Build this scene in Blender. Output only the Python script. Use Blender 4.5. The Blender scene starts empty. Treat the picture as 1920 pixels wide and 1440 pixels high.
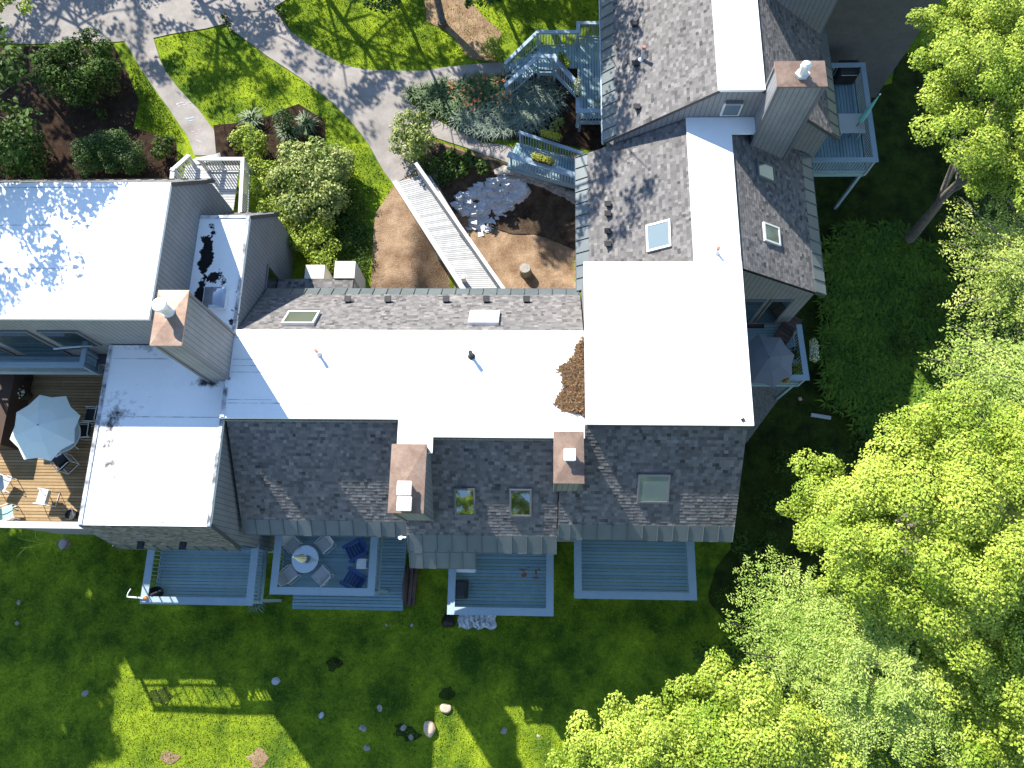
import bpy, bmesh, math, random
import numpy as np
from mathutils import Vector, Matrix
random.seed(7); RNG = np.random.default_rng(11)
C = bpy.context.scene.collection
SC = bpy.context.scene
# ------------------------------------------------------------------ camera / sky / sun / exposure
F = 1400.; HC = 34.
_n = np.array([50., -405., -F]); _n /= np.linalg.norm(_n); _Z = -_n
_v = np.array([80., 0, -F]); _v[1] = -(_v[0]*_n[0]+_v[2]*_n[2])/_n[1]
_Y = _v/np.linalg.norm(_v); _X = np.cross(_Y, _Z)
M3 = np.array([_X, _Y, _Z])
def P(px, py, z):
    """point at height z seen at photo pixel (px, py)"""
    d = M3 @ np.array([px-960., 720.-py, -F]); t = (z-HC)/d[2]
    return Vector((d[0]*t, d[1]*t, z))
cam = bpy.data.cameras.new('camera'); cam.sensor_width = 36; cam.lens = 36*F/1920; cam.clip_end = 500
co = bpy.data.objects.new('camera', cam); C.objects.link(co)
mw = Matrix.Identity(4)
for i in range(3):
    for j in range(3): mw[i][j] = M3[i][j]
mw[2][3] = HC; co.matrix_world = mw; SC.camera = co
SUN_EL, SUN_AZ = 36.0, 35.5
w = bpy.data.worlds.new('World'); SC.world = w; w.use_nodes = True
nt = w.node_tree; bg = nt.nodes['Background']
sky = nt.nodes.new('ShaderNodeTexSky'); sky.sky_type = 'NISHITA'; sky.sun_disc = False
sky.sun_elevation = math.radians(SUN_EL); sky.sun_rotation = math.radians(-SUN_AZ)
sky.air_density = 1.0; sky.dust_density = 0.1; sky.ozone_density = 2.5
nt.links.new(sky.outputs[0], bg.inputs[0]); bg.inputs[1].default_value = 0.13
sl = bpy.data.lights.new('sun', 'SUN'); sl.energy = 5.0; sl.angle = math.radians(0.53); sl.color = (1.0, 0.95, 0.86)
so = bpy.data.objects.new('sun', sl); C.objects.link(so)
_sd = Vector((-math.sin(math.radians(SUN_AZ))*math.cos(math.radians(SUN_EL)), math.cos(math.radians(SUN_AZ))*math.cos(math.radians(SUN_EL)), math.sin(math.radians(SUN_EL))))
so.rotation_euler = _sd.to_track_quat('Z', 'Y').to_euler(); so.location = _sd*60
SC.view_settings.view_transform = 'Standard'; SC.view_settings.look = 'None'
SC.view_settings.exposure = 1.3; SC.view_settings.gamma = 1
try: SC.cycles.max_bounces = 6; SC.cycles.transparent_max_bounces = 6
except Exception: pass

# ------------------------------------------------------------------ materials
def mat(name, c1, c2=None, tone=False, noise=None, rough=.8, metal=0., bump=None, spec=.3, trans=0., fine=None):
    """c1..c2 mixed by the face attribute 'tone' and/or world-space noise (scale, low, high)"""
    m = bpy.data.materials.new(name); m.use_nodes = True
    n = m.node_tree.nodes; L = m.node_tree.links; b = n['Principled BSDF']
    b.inputs['Roughness'].default_value = rough; b.inputs['Metallic'].default_value = metal
    b.inputs['Specular IOR Level'].default_value = spec
    geo = n.new('ShaderNodeNewGeometry')
    c2 = c2 or c1
    mix = n.new('ShaderNodeMix'); mix.data_type = 'RGBA'
    mix.inputs['A'].default_value = (*c1, 1); mix.inputs['B'].default_value = (*c2, 1); mix.inputs['Factor'].default_value = .5
    fac = None
    if tone:
        a = n.new('ShaderNodeAttribute'); a.attribute_name = 'tone'; fac = a.outputs['Fac']
    if noise:
        t = n.new('ShaderNodeTexNoise'); t.inputs['Scale'].default_value = noise[0]; t.inputs['Detail'].default_value = 6; t.inputs['Roughness'].default_value = .65
        L.new(geo.outputs['Position'], t.inputs['Vector'])
        mr = n.new('ShaderNodeMapRange'); mr.inputs['From Min'].default_value = noise[1]; mr.inputs['From Max'].default_value = noise[2]
        L.new(t.outputs['Fac'], mr.inputs['Value'])
        if fac is None: fac = mr.outputs[0]
        else:
            ad = n.new('ShaderNodeMath'); ad.operation = 'ADD'; L.new(fac, ad.inputs[0])
            s = n.new('ShaderNodeMath'); s.operation = 'MULTIPLY_ADD'; L.new(mr.outputs[0], s.inputs[0]); s.inputs[1].default_value = .6; s.inputs[2].default_value = -.3
            L.new(s.outputs[0], ad.inputs[1]); ad.use_clamp = True; fac = ad.outputs[0]
    if fac is not None: L.new(fac, mix.inputs['Factor'])
    col = mix.outputs['Result']
    if fine:
        t2 = n.new('ShaderNodeTexNoise'); t2.inputs['Scale'].default_value = fine[0]; t2.inputs['Detail'].default_value = 5; t2.inputs['Roughness'].default_value = .7
        L.new(geo.outputs['Position'], t2.inputs['Vector'])
        mr2 = n.new('ShaderNodeMapRange'); mr2.inputs['From Min'].default_value = .25; mr2.inputs['From Max'].default_value = .75
        mr2.inputs['To Min'].default_value = fine[1]; mr2.inputs['To Max'].default_value = fine[2]
        L.new(t2.outputs['Fac'], mr2.inputs['Value'])
        mu = n.new('ShaderNodeMix'); mu.data_type = 'RGBA'; mu.blend_type = 'MULTIPLY'; mu.inputs['Factor'].default_value = 1
        L.new(col, mu.inputs['A']); L.new(mr2.outputs[0], mu.inputs['B']); col = mu.outputs['Result']
    L.new(col, b.inputs['Base Color'])
    if bump:
        t3 = n.new('ShaderNodeTexNoise'); t3.inputs['Scale'].default_value = bump[0]; t3.inputs['Detail'].default_value = 6
        L.new(geo.outputs['Position'], t3.inputs['Vector'])
        bp = n.new('ShaderNodeBump'); bp.inputs['Strength'].default_value = bump[1]; bp.inputs['Distance'].default_value = bump[2]
        L.new(t3.outputs['Fac'], bp.inputs['Height']); L.new(bp.outputs[0], b.inputs['Normal'])
    if trans:
        tr = n.new('ShaderNodeBsdfTranslucent'); L.new(col, tr.inputs['Color'])
        ms = n.new('ShaderNodeMixShader'); ms.inputs[0].default_value = trans
        L.new(b.outputs[0], ms.inputs[1]); L.new(tr.outputs[0], ms.inputs[2])
        L.new(ms.outputs[0], n['Material Output'].inputs['Surface'])
    return m

def siding_mat(name, base, pitch=.2):
    m = mat(name, base, tuple(x*1.25 for x in base), noise=(1.2, .3, .7), rough=.75, fine=(14., .85, 1.1))
    n = m.node_tree.nodes; L = m.node_tree.links; b = n['Principled BSDF']
    geo = n.new('ShaderNodeNewGeometry'); sp = n.new('ShaderNodeSeparateXYZ'); sn = n.new('ShaderNodeSeparateXYZ')
    L.new(geo.outputs['Position'], sp.inputs[0]); L.new(geo.outputs['True Normal'], sn.inputs[0])
    def mth(op, a, bb=None):
        x = n.new('ShaderNodeMath'); x.operation = op
        for i, v in enumerate((a, bb)):
            if v is None: continue
            if isinstance(v, (int, float)): x.inputs[i].default_value = v
            else: L.new(v, x.inputs[i])
        return x.outputs[0]
    u = mth('ADD', mth('MULTIPLY', sp.outputs[0], mth('ABSOLUTE', sn.outputs[1])), mth('MULTIPLY', sp.outputs[1], mth('ABSOLUTE', sn.outputs[0])))
    fr = mth('FRACT', mth('DIVIDE', mth('ADD', u, 100.), pitch))
    g = mth('GREATER_THAN', fr, .1)
    src = b.inputs['Base Color'].links[0].from_socket
    mr = n.new('ShaderNodeMapRange'); mr.inputs['To Min'].default_value = .35; mr.inputs['To Max'].default_value = 1
    L.new(g, mr.inputs['Value'])
    mu = n.new('ShaderNodeMix'); mu.data_type = 'RGBA'; mu.blend_type = 'MULTIPLY'; mu.inputs['Factor'].default_value = 1
    L.new(src, mu.inputs['A']); L.new(mr.outputs[0], mu.inputs['B']); L.new(mu.outputs['Result'], b.inputs['Base Color'])
    return m

def membrane_mat(name, stain=0.0):
    m = mat(name, (.80, .80, .78), (.72, .73, .73), noise=(.5, .45, .75), rough=.55, spec=.2, fine=(9., .95, 1.02))
    return m
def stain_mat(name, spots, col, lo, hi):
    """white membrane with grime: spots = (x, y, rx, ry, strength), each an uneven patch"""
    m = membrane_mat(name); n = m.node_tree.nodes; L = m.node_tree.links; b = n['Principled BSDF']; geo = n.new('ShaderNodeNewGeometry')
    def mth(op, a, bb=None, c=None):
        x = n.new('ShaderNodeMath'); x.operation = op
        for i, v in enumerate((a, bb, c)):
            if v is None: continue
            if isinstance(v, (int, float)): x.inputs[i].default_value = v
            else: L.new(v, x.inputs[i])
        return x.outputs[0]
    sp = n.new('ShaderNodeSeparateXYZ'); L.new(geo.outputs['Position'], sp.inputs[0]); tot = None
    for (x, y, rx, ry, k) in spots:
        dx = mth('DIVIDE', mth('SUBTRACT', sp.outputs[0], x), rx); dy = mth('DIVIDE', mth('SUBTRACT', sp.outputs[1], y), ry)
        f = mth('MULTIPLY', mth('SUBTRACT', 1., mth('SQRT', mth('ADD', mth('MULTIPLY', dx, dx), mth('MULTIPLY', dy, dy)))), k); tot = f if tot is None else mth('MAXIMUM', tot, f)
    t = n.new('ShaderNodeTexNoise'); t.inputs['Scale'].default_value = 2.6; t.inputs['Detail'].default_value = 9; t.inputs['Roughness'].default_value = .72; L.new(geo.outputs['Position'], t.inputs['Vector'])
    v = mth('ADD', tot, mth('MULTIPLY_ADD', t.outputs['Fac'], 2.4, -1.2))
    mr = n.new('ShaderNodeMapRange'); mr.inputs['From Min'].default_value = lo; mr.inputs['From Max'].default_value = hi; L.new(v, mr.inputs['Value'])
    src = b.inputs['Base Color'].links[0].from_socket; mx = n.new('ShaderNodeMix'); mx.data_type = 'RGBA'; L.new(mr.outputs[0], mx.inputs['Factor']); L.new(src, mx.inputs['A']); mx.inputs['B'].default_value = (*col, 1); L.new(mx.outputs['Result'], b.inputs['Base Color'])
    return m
def glass_mat(name, col, refl=.2, rough=.03):
    m = bpy.data.materials.new(name); m.use_nodes = True; n = m.node_tree.nodes; L = m.node_tree.links
    b = n['Principled BSDF']; b.inputs['Base Color'].default_value = (*col, 1); b.inputs['Roughness'].default_value = .1
    g = n.new('ShaderNodeBsdfGlossy'); g.inputs['Roughness'].default_value = rough; g.inputs['Color'].default_value = (.9, .95, .95, 1)
    ms = n.new('ShaderNodeMixShader'); ms.inputs[0].default_value = refl
    L.new(b.outputs[0], ms.inputs[1]); L.new(g.outputs[0], ms.inputs[2]); L.new(ms.outputs[0], n['Material Output'].inputs['Surface'])
    return m
MAT = dict(
    grass=mat('grass_ground', (.048, .098, .011), (.265, .345, .020), noise=(.55, .36, .68), rough=.95, spec=.05, fine=(7., .55, 1.35), bump=(22., .9, .06)),
    blade=mat('grass_blades', (.058, .115, .011), (.31, .405, .025), tone=True, noise=(.55, .36, .68), rough=.8, spec=.1, trans=.25),
    asphalt=mat('asphalt', (.21, .19, .172), (.33, .30, .275), noise=(.8, .35, .7), rough=.92, spec=.1, fine=(40., .8, 1.2), bump=(60., .5, .01)),
    yard=mat('dark_asphalt', (.045, .047, .05), (.085, .088, .09), noise=(1., .3, .7), rough=.95, spec=.05, fine=(30., .7, 1.3)),
    soilshade=mat('soil_and_painted_shade', (.018, .024, .008), (.05, .075, .014), noise=(1.1, .35, .65), rough=1., spec=.03, fine=(16., .5, 1.4), bump=(25., 1., .05)),  # dark soil; on the east sheet this colour also carries the tree shade
    dampsoil=mat('damp_soil', (.035, .024, .017), (.11, .078, .052), noise=(2., .32, .68), rough=1., spec=.05, fine=(20., .5, 1.4), bump=(24., 1., .05)),
    mulch=mat('mulch', (.022, .014, .010), (.06, .038, .026), noise=(3., .3, .7), rough=1., spec=.05, fine=(25., .4, 1.5), bump=(30., 1., .05)),
    dirt=mat('dirt', (.17, .105, .060), (.36, .25, .16), noise=(1.1, .33, .66), rough=1., spec=.05, fine=(14., .65, 1.2), bump=(20., .8, .05)),
    gravel=mat('gravel', (.14, .13, .11), (.36, .34, .30), noise=(16., .35, .65), rough=.95, spec=.1, fine=(40., .6, 1.3), bump=(30., 1., .05)),
    wall=siding_mat('grey_siding', (.185, .19, .20)),
    shadewall=mat('shade_dark_siding', (.085, .085, .085), (.115, .115, .115), noise=(3., .3, .7), rough=.9, fine=(20., .7, 1.25)),  # darker copy of the siding, with the far wing's shade in the colour
    trim=mat('grey_trim', (.13, .135, .145), rough=.6),
    white=membrane_mat('white_membrane'),
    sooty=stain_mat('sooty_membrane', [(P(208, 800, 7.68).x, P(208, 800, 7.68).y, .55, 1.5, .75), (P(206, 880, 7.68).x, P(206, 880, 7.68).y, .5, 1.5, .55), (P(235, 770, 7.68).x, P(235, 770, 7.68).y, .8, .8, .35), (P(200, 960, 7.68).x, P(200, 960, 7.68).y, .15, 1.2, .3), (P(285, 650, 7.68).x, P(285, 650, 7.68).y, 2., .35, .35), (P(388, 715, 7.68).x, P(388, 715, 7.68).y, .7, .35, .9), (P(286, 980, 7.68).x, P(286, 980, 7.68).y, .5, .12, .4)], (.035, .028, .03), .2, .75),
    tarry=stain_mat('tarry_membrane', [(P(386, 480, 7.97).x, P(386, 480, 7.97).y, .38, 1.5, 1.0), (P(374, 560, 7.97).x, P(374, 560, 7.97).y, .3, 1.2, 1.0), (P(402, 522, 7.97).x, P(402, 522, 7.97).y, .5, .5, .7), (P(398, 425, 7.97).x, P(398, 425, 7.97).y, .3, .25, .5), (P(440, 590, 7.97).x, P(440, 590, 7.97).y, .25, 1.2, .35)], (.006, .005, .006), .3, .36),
    seam=mat('membrane_seam', (.10, .11, .12), (.62, .62, .62), noise=(2.2, .38, .62), rough=.7),
    shingle=mat('shingles', (.056, .055, .056), (.228, .213, .206), tone=True, rough=.9, spec=.15, fine=(30., .75, 1.2)),
    metal=mat('standing_seam', (.085, .102, .107), (.125, .142, .145), tone=True, noise=(1.5, .3, .7), rough=.4, metal=.15, spec=.4),
    copper=mat('copper_cap', (.20, .13, .095), (.30, .215, .16), noise=(1.6, .35, .65), rough=.42, metal=.45, fine=(7., .8, 1.15)),
    galv=mat('pale_metal', (.74, .73, .70), (.62, .61, .6), noise=(4., .3, .7), rough=.4, metal=.2),
    dark=mat('dark_plastic', (.02, .02, .022), (.035, .035, .037), noise=(5., .3, .7), rough=.6),
    black=mat('black_opening', (.008, .008, .009), rough=.5),
    deck=mat('deck_paint', (.20, .315, .35), (.275, .40, .44), tone=True, noise=(2.5, .3, .7), rough=.7, fine=(20., .8, 1.15)),
    rail=mat('rail_paint', (.25, .33, .38), (.31, .39, .43), tone=True, noise=(2., .3, .7), rough=.65, fine=(20., .88, 1.08)),
    railpale=mat('weathered_rail', (.42, .42, .41), (.52, .52, .5), tone=True, noise=(2., .3, .7), rough=.75, fine=(20., .85, 1.1)),
    ramp=mat('weathered_boards', (.33, .33, .33), (.48, .48, .47), tone=True, noise=(2., .3, .7), rough=.85, fine=(16., .8, 1.12)),
    cedar=mat('cedar_boards', (.25, .16, .072), (.37, .255, .13), tone=True, noise=(2.5, .3, .7), rough=.7, fine=(18., .8, 1.12)),
    glass=glass_mat('skylight_glass', (.012, .018, .016), .32),
    glasspale=glass_mat('pale_glass', (.15, .19, .19), .12, .08),
    glassgreen=glass_mat('green_glass', (.075, .09, .06), .06, .1),
    glassdome=glass_mat('dome_acrylic', (.10, .12, .17), .3, .12),
    tabletop=glass_mat('table_glass', (.22, .30, .36), .3, .08),
    blind=mat('white_blind', (.78, .79, .78), rough=.4),
    bark=mat('bark', (.09, .075, .06), (.20, .175, .15), noise=(7., .3, .7), rough=.95, bump=(18., 1., .05)),
    darkleaf=mat('dark_leaves', (.02, .05, .008), (.085, .15, .022), tone=True, noise=(1.2, .35, .65), rough=.62, trans=.2, spec=.15),
    yewleaf=mat('yew_leaves', (.022, .060, .010), (.08, .145, .024), tone=True, noise=(1.5, .35, .65), rough=.6, trans=.15),
    brightleaf=mat('bright_leaves', (.15, .24, .018), (.40, .48, .06), tone=True, noise=(1.5, .35, .65), rough=.5, trans=.3),
    paleleaf=mat('pale_leaves', (.11, .18, .03), (.40, .44, .13), tone=True, noise=(1.5, .35, .65), rough=.5, trans=.25),
    maple=mat('maple_leaves', (.15, .25, .016), (.47, .55, .085), tone=True, noise=(.35, .35, .65), rough=.55, trans=.22, spec=.2),
    ash=mat('ash_leaves', (.19, .31, .040), (.52, .61, .165), tone=True, noise=(.5, .35, .65), rough=.55, trans=.28, spec=.2),
    hemlock=mat('hemlock_leaves', (.20, .29, .04), (.54, .60, .15), tone=True, noise=(.6, .35, .65), rough=.5, trans=.25),
    fern=mat('fern_fronds', (.045, .11, .008), (.17, .27, .02), tone=True, noise=(.5, .38, .62), rough=.7, trans=.3),
    lily=mat('lily_leaves', (.045, .10, .03), (.14, .21, .075), tone=True, noise=(1., .35, .65), rough=.5, trans=.2),
    silver=mat('silver_blades', (.10, .15, .10), (.30, .36, .28), tone=True, noise=(1., .35, .65), rough=.5, trans=.2),
    orange=mat('orange_petals', (.55, .16, .06), (.65, .26, .12), tone=True, rough=.6, trans=.2),
    yellow=mat('yellow_petals', (.62, .50, .05), (.45, .42, .05), tone=True, rough=.6, trans=.2),
    whitefl=mat('white_petals', (.75, .72, .62), (.6, .6, .4), tone=True, rough=.6),
    litter=mat('leaf_litter', (.06, .03, .014), (.25, .15, .07), tone=True, rough=.9),
    ledge=None, stone=mat('field_stone', (.20, .185, .165), (.42, .38, .33), noise=(2.5, .3, .7), rough=.9, fine=(12., .7, 1.2), bump=(10., .6, .05)),
    tanstone=mat('tan_stone', (.42, .30, .21), (.58, .45, .34), noise=(2., .3, .7), rough=.9, bump=(9., .6, .05)),
    paperwhite=mat('pale_limestone', (.28, .29, .30), (.52, .53, .55), noise=(9., .3, .7), rough=.9),
    white_metal=mat('white_frame', (.66, .66, .63), rough=.45), greysling=mat('grey_sling', (.42, .42, .41), (.5, .5, .48), noise=(30., .4, .6), rough=.8),
    palesling=mat('pale_sling', (.52, .53, .50), rough=.8), blacksling=mat('black_sling', (.022, .024, .03), rough=.7),
    greensling=mat('green_sling', (.30, .45, .42), rough=.8), navy=mat('navy_paint', (.022, .055, .16), (.03, .075, .2), tone=True, rough=.5),
    cream=mat('cream_canvas', (.62, .56, .33), (.7, .66, .45), noise=(4., .3, .7), rough=.8), teal=mat('teal_canvas', (.16, .42, .40), (.22, .5, .46), noise=(5., .3, .7), rough=.8),
    aqua=mat('aqua_canvas', (.78, .89, .84), (.82, .92, .87), noise=(3., .3, .7), rough=.8, trans=.25), greycanvas=mat('grey_canvas', (.13, .14, .16), (.16, .17, .19), tone=True, rough=.8),
    whitepaint=mat('white_paint', (.78, .78, .77), rough=.5), red=mat('red_brick_paint', (.32, .06, .04), rough=.7), rust=mat('rust_stain', (.32, .14, .07), (.24, .13, .09), noise=(6., .3, .7), rough=.9),
    brown=mat('brown_wood', (.06, .04, .032), (.12, .08, .065), tone=True, noise=(4., .3, .7), rough=.9), tarp=mat('white_tarp', (.62, .63, .64), (.35, .37, .4), noise=(4., .35, .65), rough=.5),
    stump=mat('stump_moss', (.19, .17, .10), (.3, .26, .17), noise=(6., .3, .7), rough=.95), pot=mat('cream_pot', (.55, .52, .45), rough=.7), soil=mat('soil', (.02, .015, .01), rough=1.),
    timber=mat('dark_timber', (.05, .028, .02), (.08, .05, .035), tone=True, rough=.8), orangeplastic=mat('orange_plastic', (.7, .22, .03), rough=.5),
    stain=mat('roof_dirt', (.012, .010, .012), (.05, .045, .045), noise=(6., .3, .7), rough=.8),
    pvc=mat('copper_pipe', (.42, .16, .12), rough=.6),
)

# ------------------------------------------------------------------ mesh builder
def root_of(o):
    while o.parent: o = o.parent
    return o
class MB:
    def __init__(s): s.v = []; s.f = []; s.t = []
    def face(s, pts, tone=.5):
        i = len(s.v); s.v += [tuple(p) for p in pts]; s.f.append(tuple(range(i, i+len(pts)))); s.t.append(tone)
    def solid(s, bot, top, tone=.5):
        n = len(bot); i = len(s.v); s.v += [tuple(p) for p in bot]+[tuple(p) for p in top]
        s.f.append(tuple(i+k for k in reversed(range(n)))); s.f.append(tuple(i+n+k for k in range(n)))
        for k in range(n):
            j = (k+1) % n; s.f.append((i+k, i+j, i+n+j, i+n+k))
        s.t += [tone]*(n+2)
    def prism(s, poly, z0, z1, tone=.5):      # poly: ccw list of (x, y)
        s.solid([(x, y, z0) for x, y in poly], [(x, y, z1) for x, y in poly], tone)
    def box(s, x0, x1, y0, y1, z0, z1, tone=.5): s.prism([(x0, y0), (x1, y0), (x1, y1), (x0, y1)], z0, z1, tone)
    def obox(s, c, size, rz=0, tone=.5, rx=0, ry=0):
        R = Matrix.Rotation(rz, 3, 'Z') @ Matrix.Rotation(ry, 3, 'Y') @ Matrix.Rotation(rx, 3, 'X'); c = Vector(c); a, b, d = (k/2 for k in size)
        q = [c + R @ Vector(v) for v in ((-a, -b, -d), (a, -b, -d), (a, b, -d), (-a, b, -d), (-a, -b, d), (a, -b, d), (a, b, d), (-a, b, d))]
        s.solid(q[:4], q[4:], tone)
    def beam(s, a, b, wd, h, tone=.5):        # rectangular bar from a to b, width horizontal
        a, b = Vector(a), Vector(b); d = (b-a).normalized(); up = Vector((0, 0, 1))
        if abs(d.z) > .98: up = Vector((0, 1, 0))
        sd = d.cross(up).normalized()*wd/2; u = sd.cross(d).normalized()*h/2
        s.solid([a-sd-u, a+sd-u, b+sd-u, b-sd-u], [a-sd+u, a+sd+u, b+sd+u, b-sd+u], tone)
    def tube(s, pts, r, n=8, tone=.5, r2=None):
        pts = [Vector(p) for p in pts]; m = len(pts); i0 = len(s.v)
        for k, p in enumerate(pts):
            d = (pts[min(k+1, m-1)]-pts[max(k-1, 0)]).normalized()
            a = d.cross(Vector((0, 0, 1))) if abs(d.z) < .95 else d.cross(Vector((1, 0, 0))); a.normalize(); b = d.cross(a)
            rr = r if r2 is None else r+(r2-r)*k/(m-1)
            for q in range(n):
                t = 2*math.pi*q/n; s.v.append(tuple(p+a*math.cos(t)*rr+b*math.sin(t)*rr))
        for k in range(m-1):
            for q in range(n):
                q2 = (q+1) % n; s.f.append((i0+k*n+q, i0+k*n+q2, i0+(k+1)*n+q2, i0+(k+1)*n+q)); s.t.append(tone)
        s.f.append(tuple(i0+q for q in range(n))); s.t.append(tone)
        s.f.append(tuple(i0+(m-1)*n+q for q in reversed(range(n)))); s.t.append(tone)
    def lathe(s, c, prof, n=16, tone=.5):      # prof: list of (r, z)
        i0 = len(s.v)
        for r, z in prof:
            for q in range(n):
                t = 2*math.pi*q/n; s.v.append((c[0]+r*math.cos(t), c[1]+r*math.sin(t), c[2]+z))
        for k in range(len(prof)-1):
            for q in range(n):
                q2 = (q+1) % n; s.f.append((i0+k*n+q, i0+k*n+q2, i0+(k+1)*n+q2, i0+(k+1)*n+q)); s.t.append(tone)
        s.f.append(tuple(i0+q for q in reversed(range(n)))); s.t.append(tone)
        s.f.append(tuple(i0+(len(prof)-1)*n+q for q in range(n))); s.t.append(tone)
    def build(s, name, m, parent=None, local=False, smooth=False, bevel=0):
        me = bpy.data.meshes.new(name); v = s.v
        if parent is not None and not local:
            o0 = root_of(parent).location; v = [(a-o0.x, b-o0.y, c-o0.z) for a, b, c in s.v]
        me.from_pydata(v, [], s.f); me.update()
        a = me.attributes.new('tone', 'FLOAT', 'FACE'); a.data.foreach_set('value', np.array(s.t, dtype=np.float32))
        me.materials.append(MAT[m] if isinstance(m, str) else m)
        if smooth: me.polygons.foreach_set('use_smooth', [True]*len(me.polygons))
        o = bpy.data.objects.new(name, me); C.objects.link(o)
        if parent is not None: o.parent = parent
        if bevel:
            md = o.modifiers.new('bevel', 'BEVEL'); md.width = bevel; md.segments = 2; md.limit_method = 'ANGLE'
        return o
def tag(o, label, cat, group=None, kind=None):
    if label: o['label'] = label
    if cat: o['category'] = cat
    if group: o['group'] = group
    if kind: o['kind'] = kind
    return o
def thing(name, label, cat, loc=(0, 0, 0), group=None, rz=0):
    o = bpy.data.objects.new(name, None); C.objects.link(o); o.location = loc; o.rotation_euler.z = rz
    o.empty_display_size = .2
    return tag(o, label, cat, group)
def dup(r, loc, rz, label, group=None):
    c = r.copy(); C.objects.link(c); c.location = loc; c.rotation_euler.z = rz; c['label'] = label
    if group: c['group'] = group
    for ch in list(r.children):
        k = ch.copy(); C.objects.link(k); k.parent = c
        for g in list(ch.children):
            q = g.copy(); C.objects.link(q); q.parent = k
    return c
def U(a, b): return random.uniform(a, b)

# ------------------------------------------------------------------ terrain
LAWN = -1.2
def ss(a, b, x):
    t = min(1, max(0, (x-a)/(b-a))); return t*t*(3-2*t)
def G(x, y):
    west = LAWN + 3.8*ss(7.5, 14.5, y)
    east = LAWN + 2.6*ss(0, 26, y)
    k = ss(6.5, 11.5, x); z = west*(1-k)+east*k
    # hollow crossed by the ramp and the footbridge
    d = max(0, 1-((x+1.3)/4.6)**2)*max(0, 1-((y-15.2)/4.6)**2)
    z -= 1.5*min(1, d*1.7)*(1-k)
    return z + .05*math.sin(x*.9+y*.4)*math.cos(y*.7-x*.3)
def GP(px, py, off=0.):
    z = 0.
    for _ in range(40):
        p = P(px, py, z); z += .6*(G(p.x, p.y)+off-z)
    p = P(px, py, z); p.z = G(p.x, p.y)+off
    return p
def ground_mesh():
    xs = np.concatenate([np.linspace(-140, -42, 15)[:-1], np.linspace(-42, 36, 157), np.linspace(36, 140, 15)[1:]])
    ys = np.concatenate([np.linspace(-130, -22, 15)[:-1], np.linspace(-22, 44, 133), np.linspace(44, 140, 15)[1:]])
    b = MB(); nx = len(xs)
    for y in ys:
        for x in xs: b.v.append((x, y, G(x, y)))
    for j in range(len(ys)-1):
        for i in range(nx-1): b.f.append((j*nx+i, j*nx+i+1, (j+1)*nx+i+1, (j+1)*nx+i)); b.t.append(.5)
    return b.build('ground', 'grass', smooth=True)
tag(ground_mesh(), None, None, kind='structure')
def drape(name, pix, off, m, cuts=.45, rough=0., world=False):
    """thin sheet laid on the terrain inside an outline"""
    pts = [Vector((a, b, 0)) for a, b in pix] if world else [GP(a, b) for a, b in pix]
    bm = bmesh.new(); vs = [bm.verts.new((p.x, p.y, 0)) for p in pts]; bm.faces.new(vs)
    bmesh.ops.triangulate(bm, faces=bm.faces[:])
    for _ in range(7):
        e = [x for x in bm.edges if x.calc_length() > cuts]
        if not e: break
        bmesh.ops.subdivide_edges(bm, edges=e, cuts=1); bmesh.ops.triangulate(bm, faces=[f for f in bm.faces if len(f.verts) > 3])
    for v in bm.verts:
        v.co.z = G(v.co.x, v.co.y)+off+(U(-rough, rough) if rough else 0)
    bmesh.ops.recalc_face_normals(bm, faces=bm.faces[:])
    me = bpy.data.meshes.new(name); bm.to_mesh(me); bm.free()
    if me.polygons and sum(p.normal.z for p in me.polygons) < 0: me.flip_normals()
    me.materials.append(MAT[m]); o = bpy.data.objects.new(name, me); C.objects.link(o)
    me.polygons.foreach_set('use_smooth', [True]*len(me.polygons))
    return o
def wob(pts, n=3, a=2.2):
    """resample an outline with a slightly uneven edge"""
    out = []
    for i, p in enumerate(pts):
        q = pts[(i+1) % len(pts)]; L = math.hypot(q[0]-p[0], q[1]-p[1]); k = max(1, int(L/28))
        for j in range(k):
            t = j/k; s = 0 if j == 0 else 1
            out.append((p[0]+(q[0]-p[0])*t+s*U(-a, a), p[1]+(q[1]-p[1])*t+s*U(-a, a)))
    return out
ROAD = [(-400, -260), (900, -260), (700, -40), (545, -5), (515, 14), (545, 60), (590, 92), (640, 120), (700, 133), (770, 134), (860, 124), (950, 118), (955, 142), (860, 152), (770, 168), (765, 190), (805, 218), (850, 242), (905, 268), (968, 278),
        (958, 308), (900, 288), (845, 268), (790, 252), (760, 262), (790, 312), (738, 346), (706, 298), (676, 250), (622, 192), (568, 150), (500, 105), (420, 46), (350, 60), (288, 72), (300, 112), (330, 160), (372, 205), (402, 245), (406, 292), (365, 292), (352, 255), (318, 205), (280, 152), (234, 78), (120, 82), (-400, 78)]
tag(drape('path', wob(ROAD), .035, 'asphalt'), None, None, kind='structure')
tag(drape('mulch_bed', wob([(-200, 84), (120, 88), (215, 88), (262, 190), (250, 240), (330, 262), (330, 400), (-200, 400)]), .02, 'mulch'), None, None, kind='structure')
tag(drape('garden_soil', wob([(400, 235), (480, 225), (560, 195), (610, 225), (610, 275), (500, 330), (410, 310)]), .015, 'mulch'), None, None, kind='structure')
tag(drape('planting_soil', wob([(770, 172), (950, 146), (1000, 120), (1130, 120), (1130, 285), (1000, 260), (900, 262), (805, 214)]), .02, 'mulch'), None, None, kind='structure')
tag(drape('hollow_soil', wob([(738, 350), (790, 318), (800, 262), (850, 275), (960, 310), (1085, 290), (1085, 600), (690, 600), (705, 400)]), 0.05, 'dirt', rough=.012), None, None, kind='structure')
tag(drape('damp_mulch', wob([(800, 268), (850, 280), (960, 312), (1082, 300), (1082, 470), (1000, 440), (930, 430), (850, 400)], a=5), .085, 'dampsoil', rough=.012), None, None, kind='structure')
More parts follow.
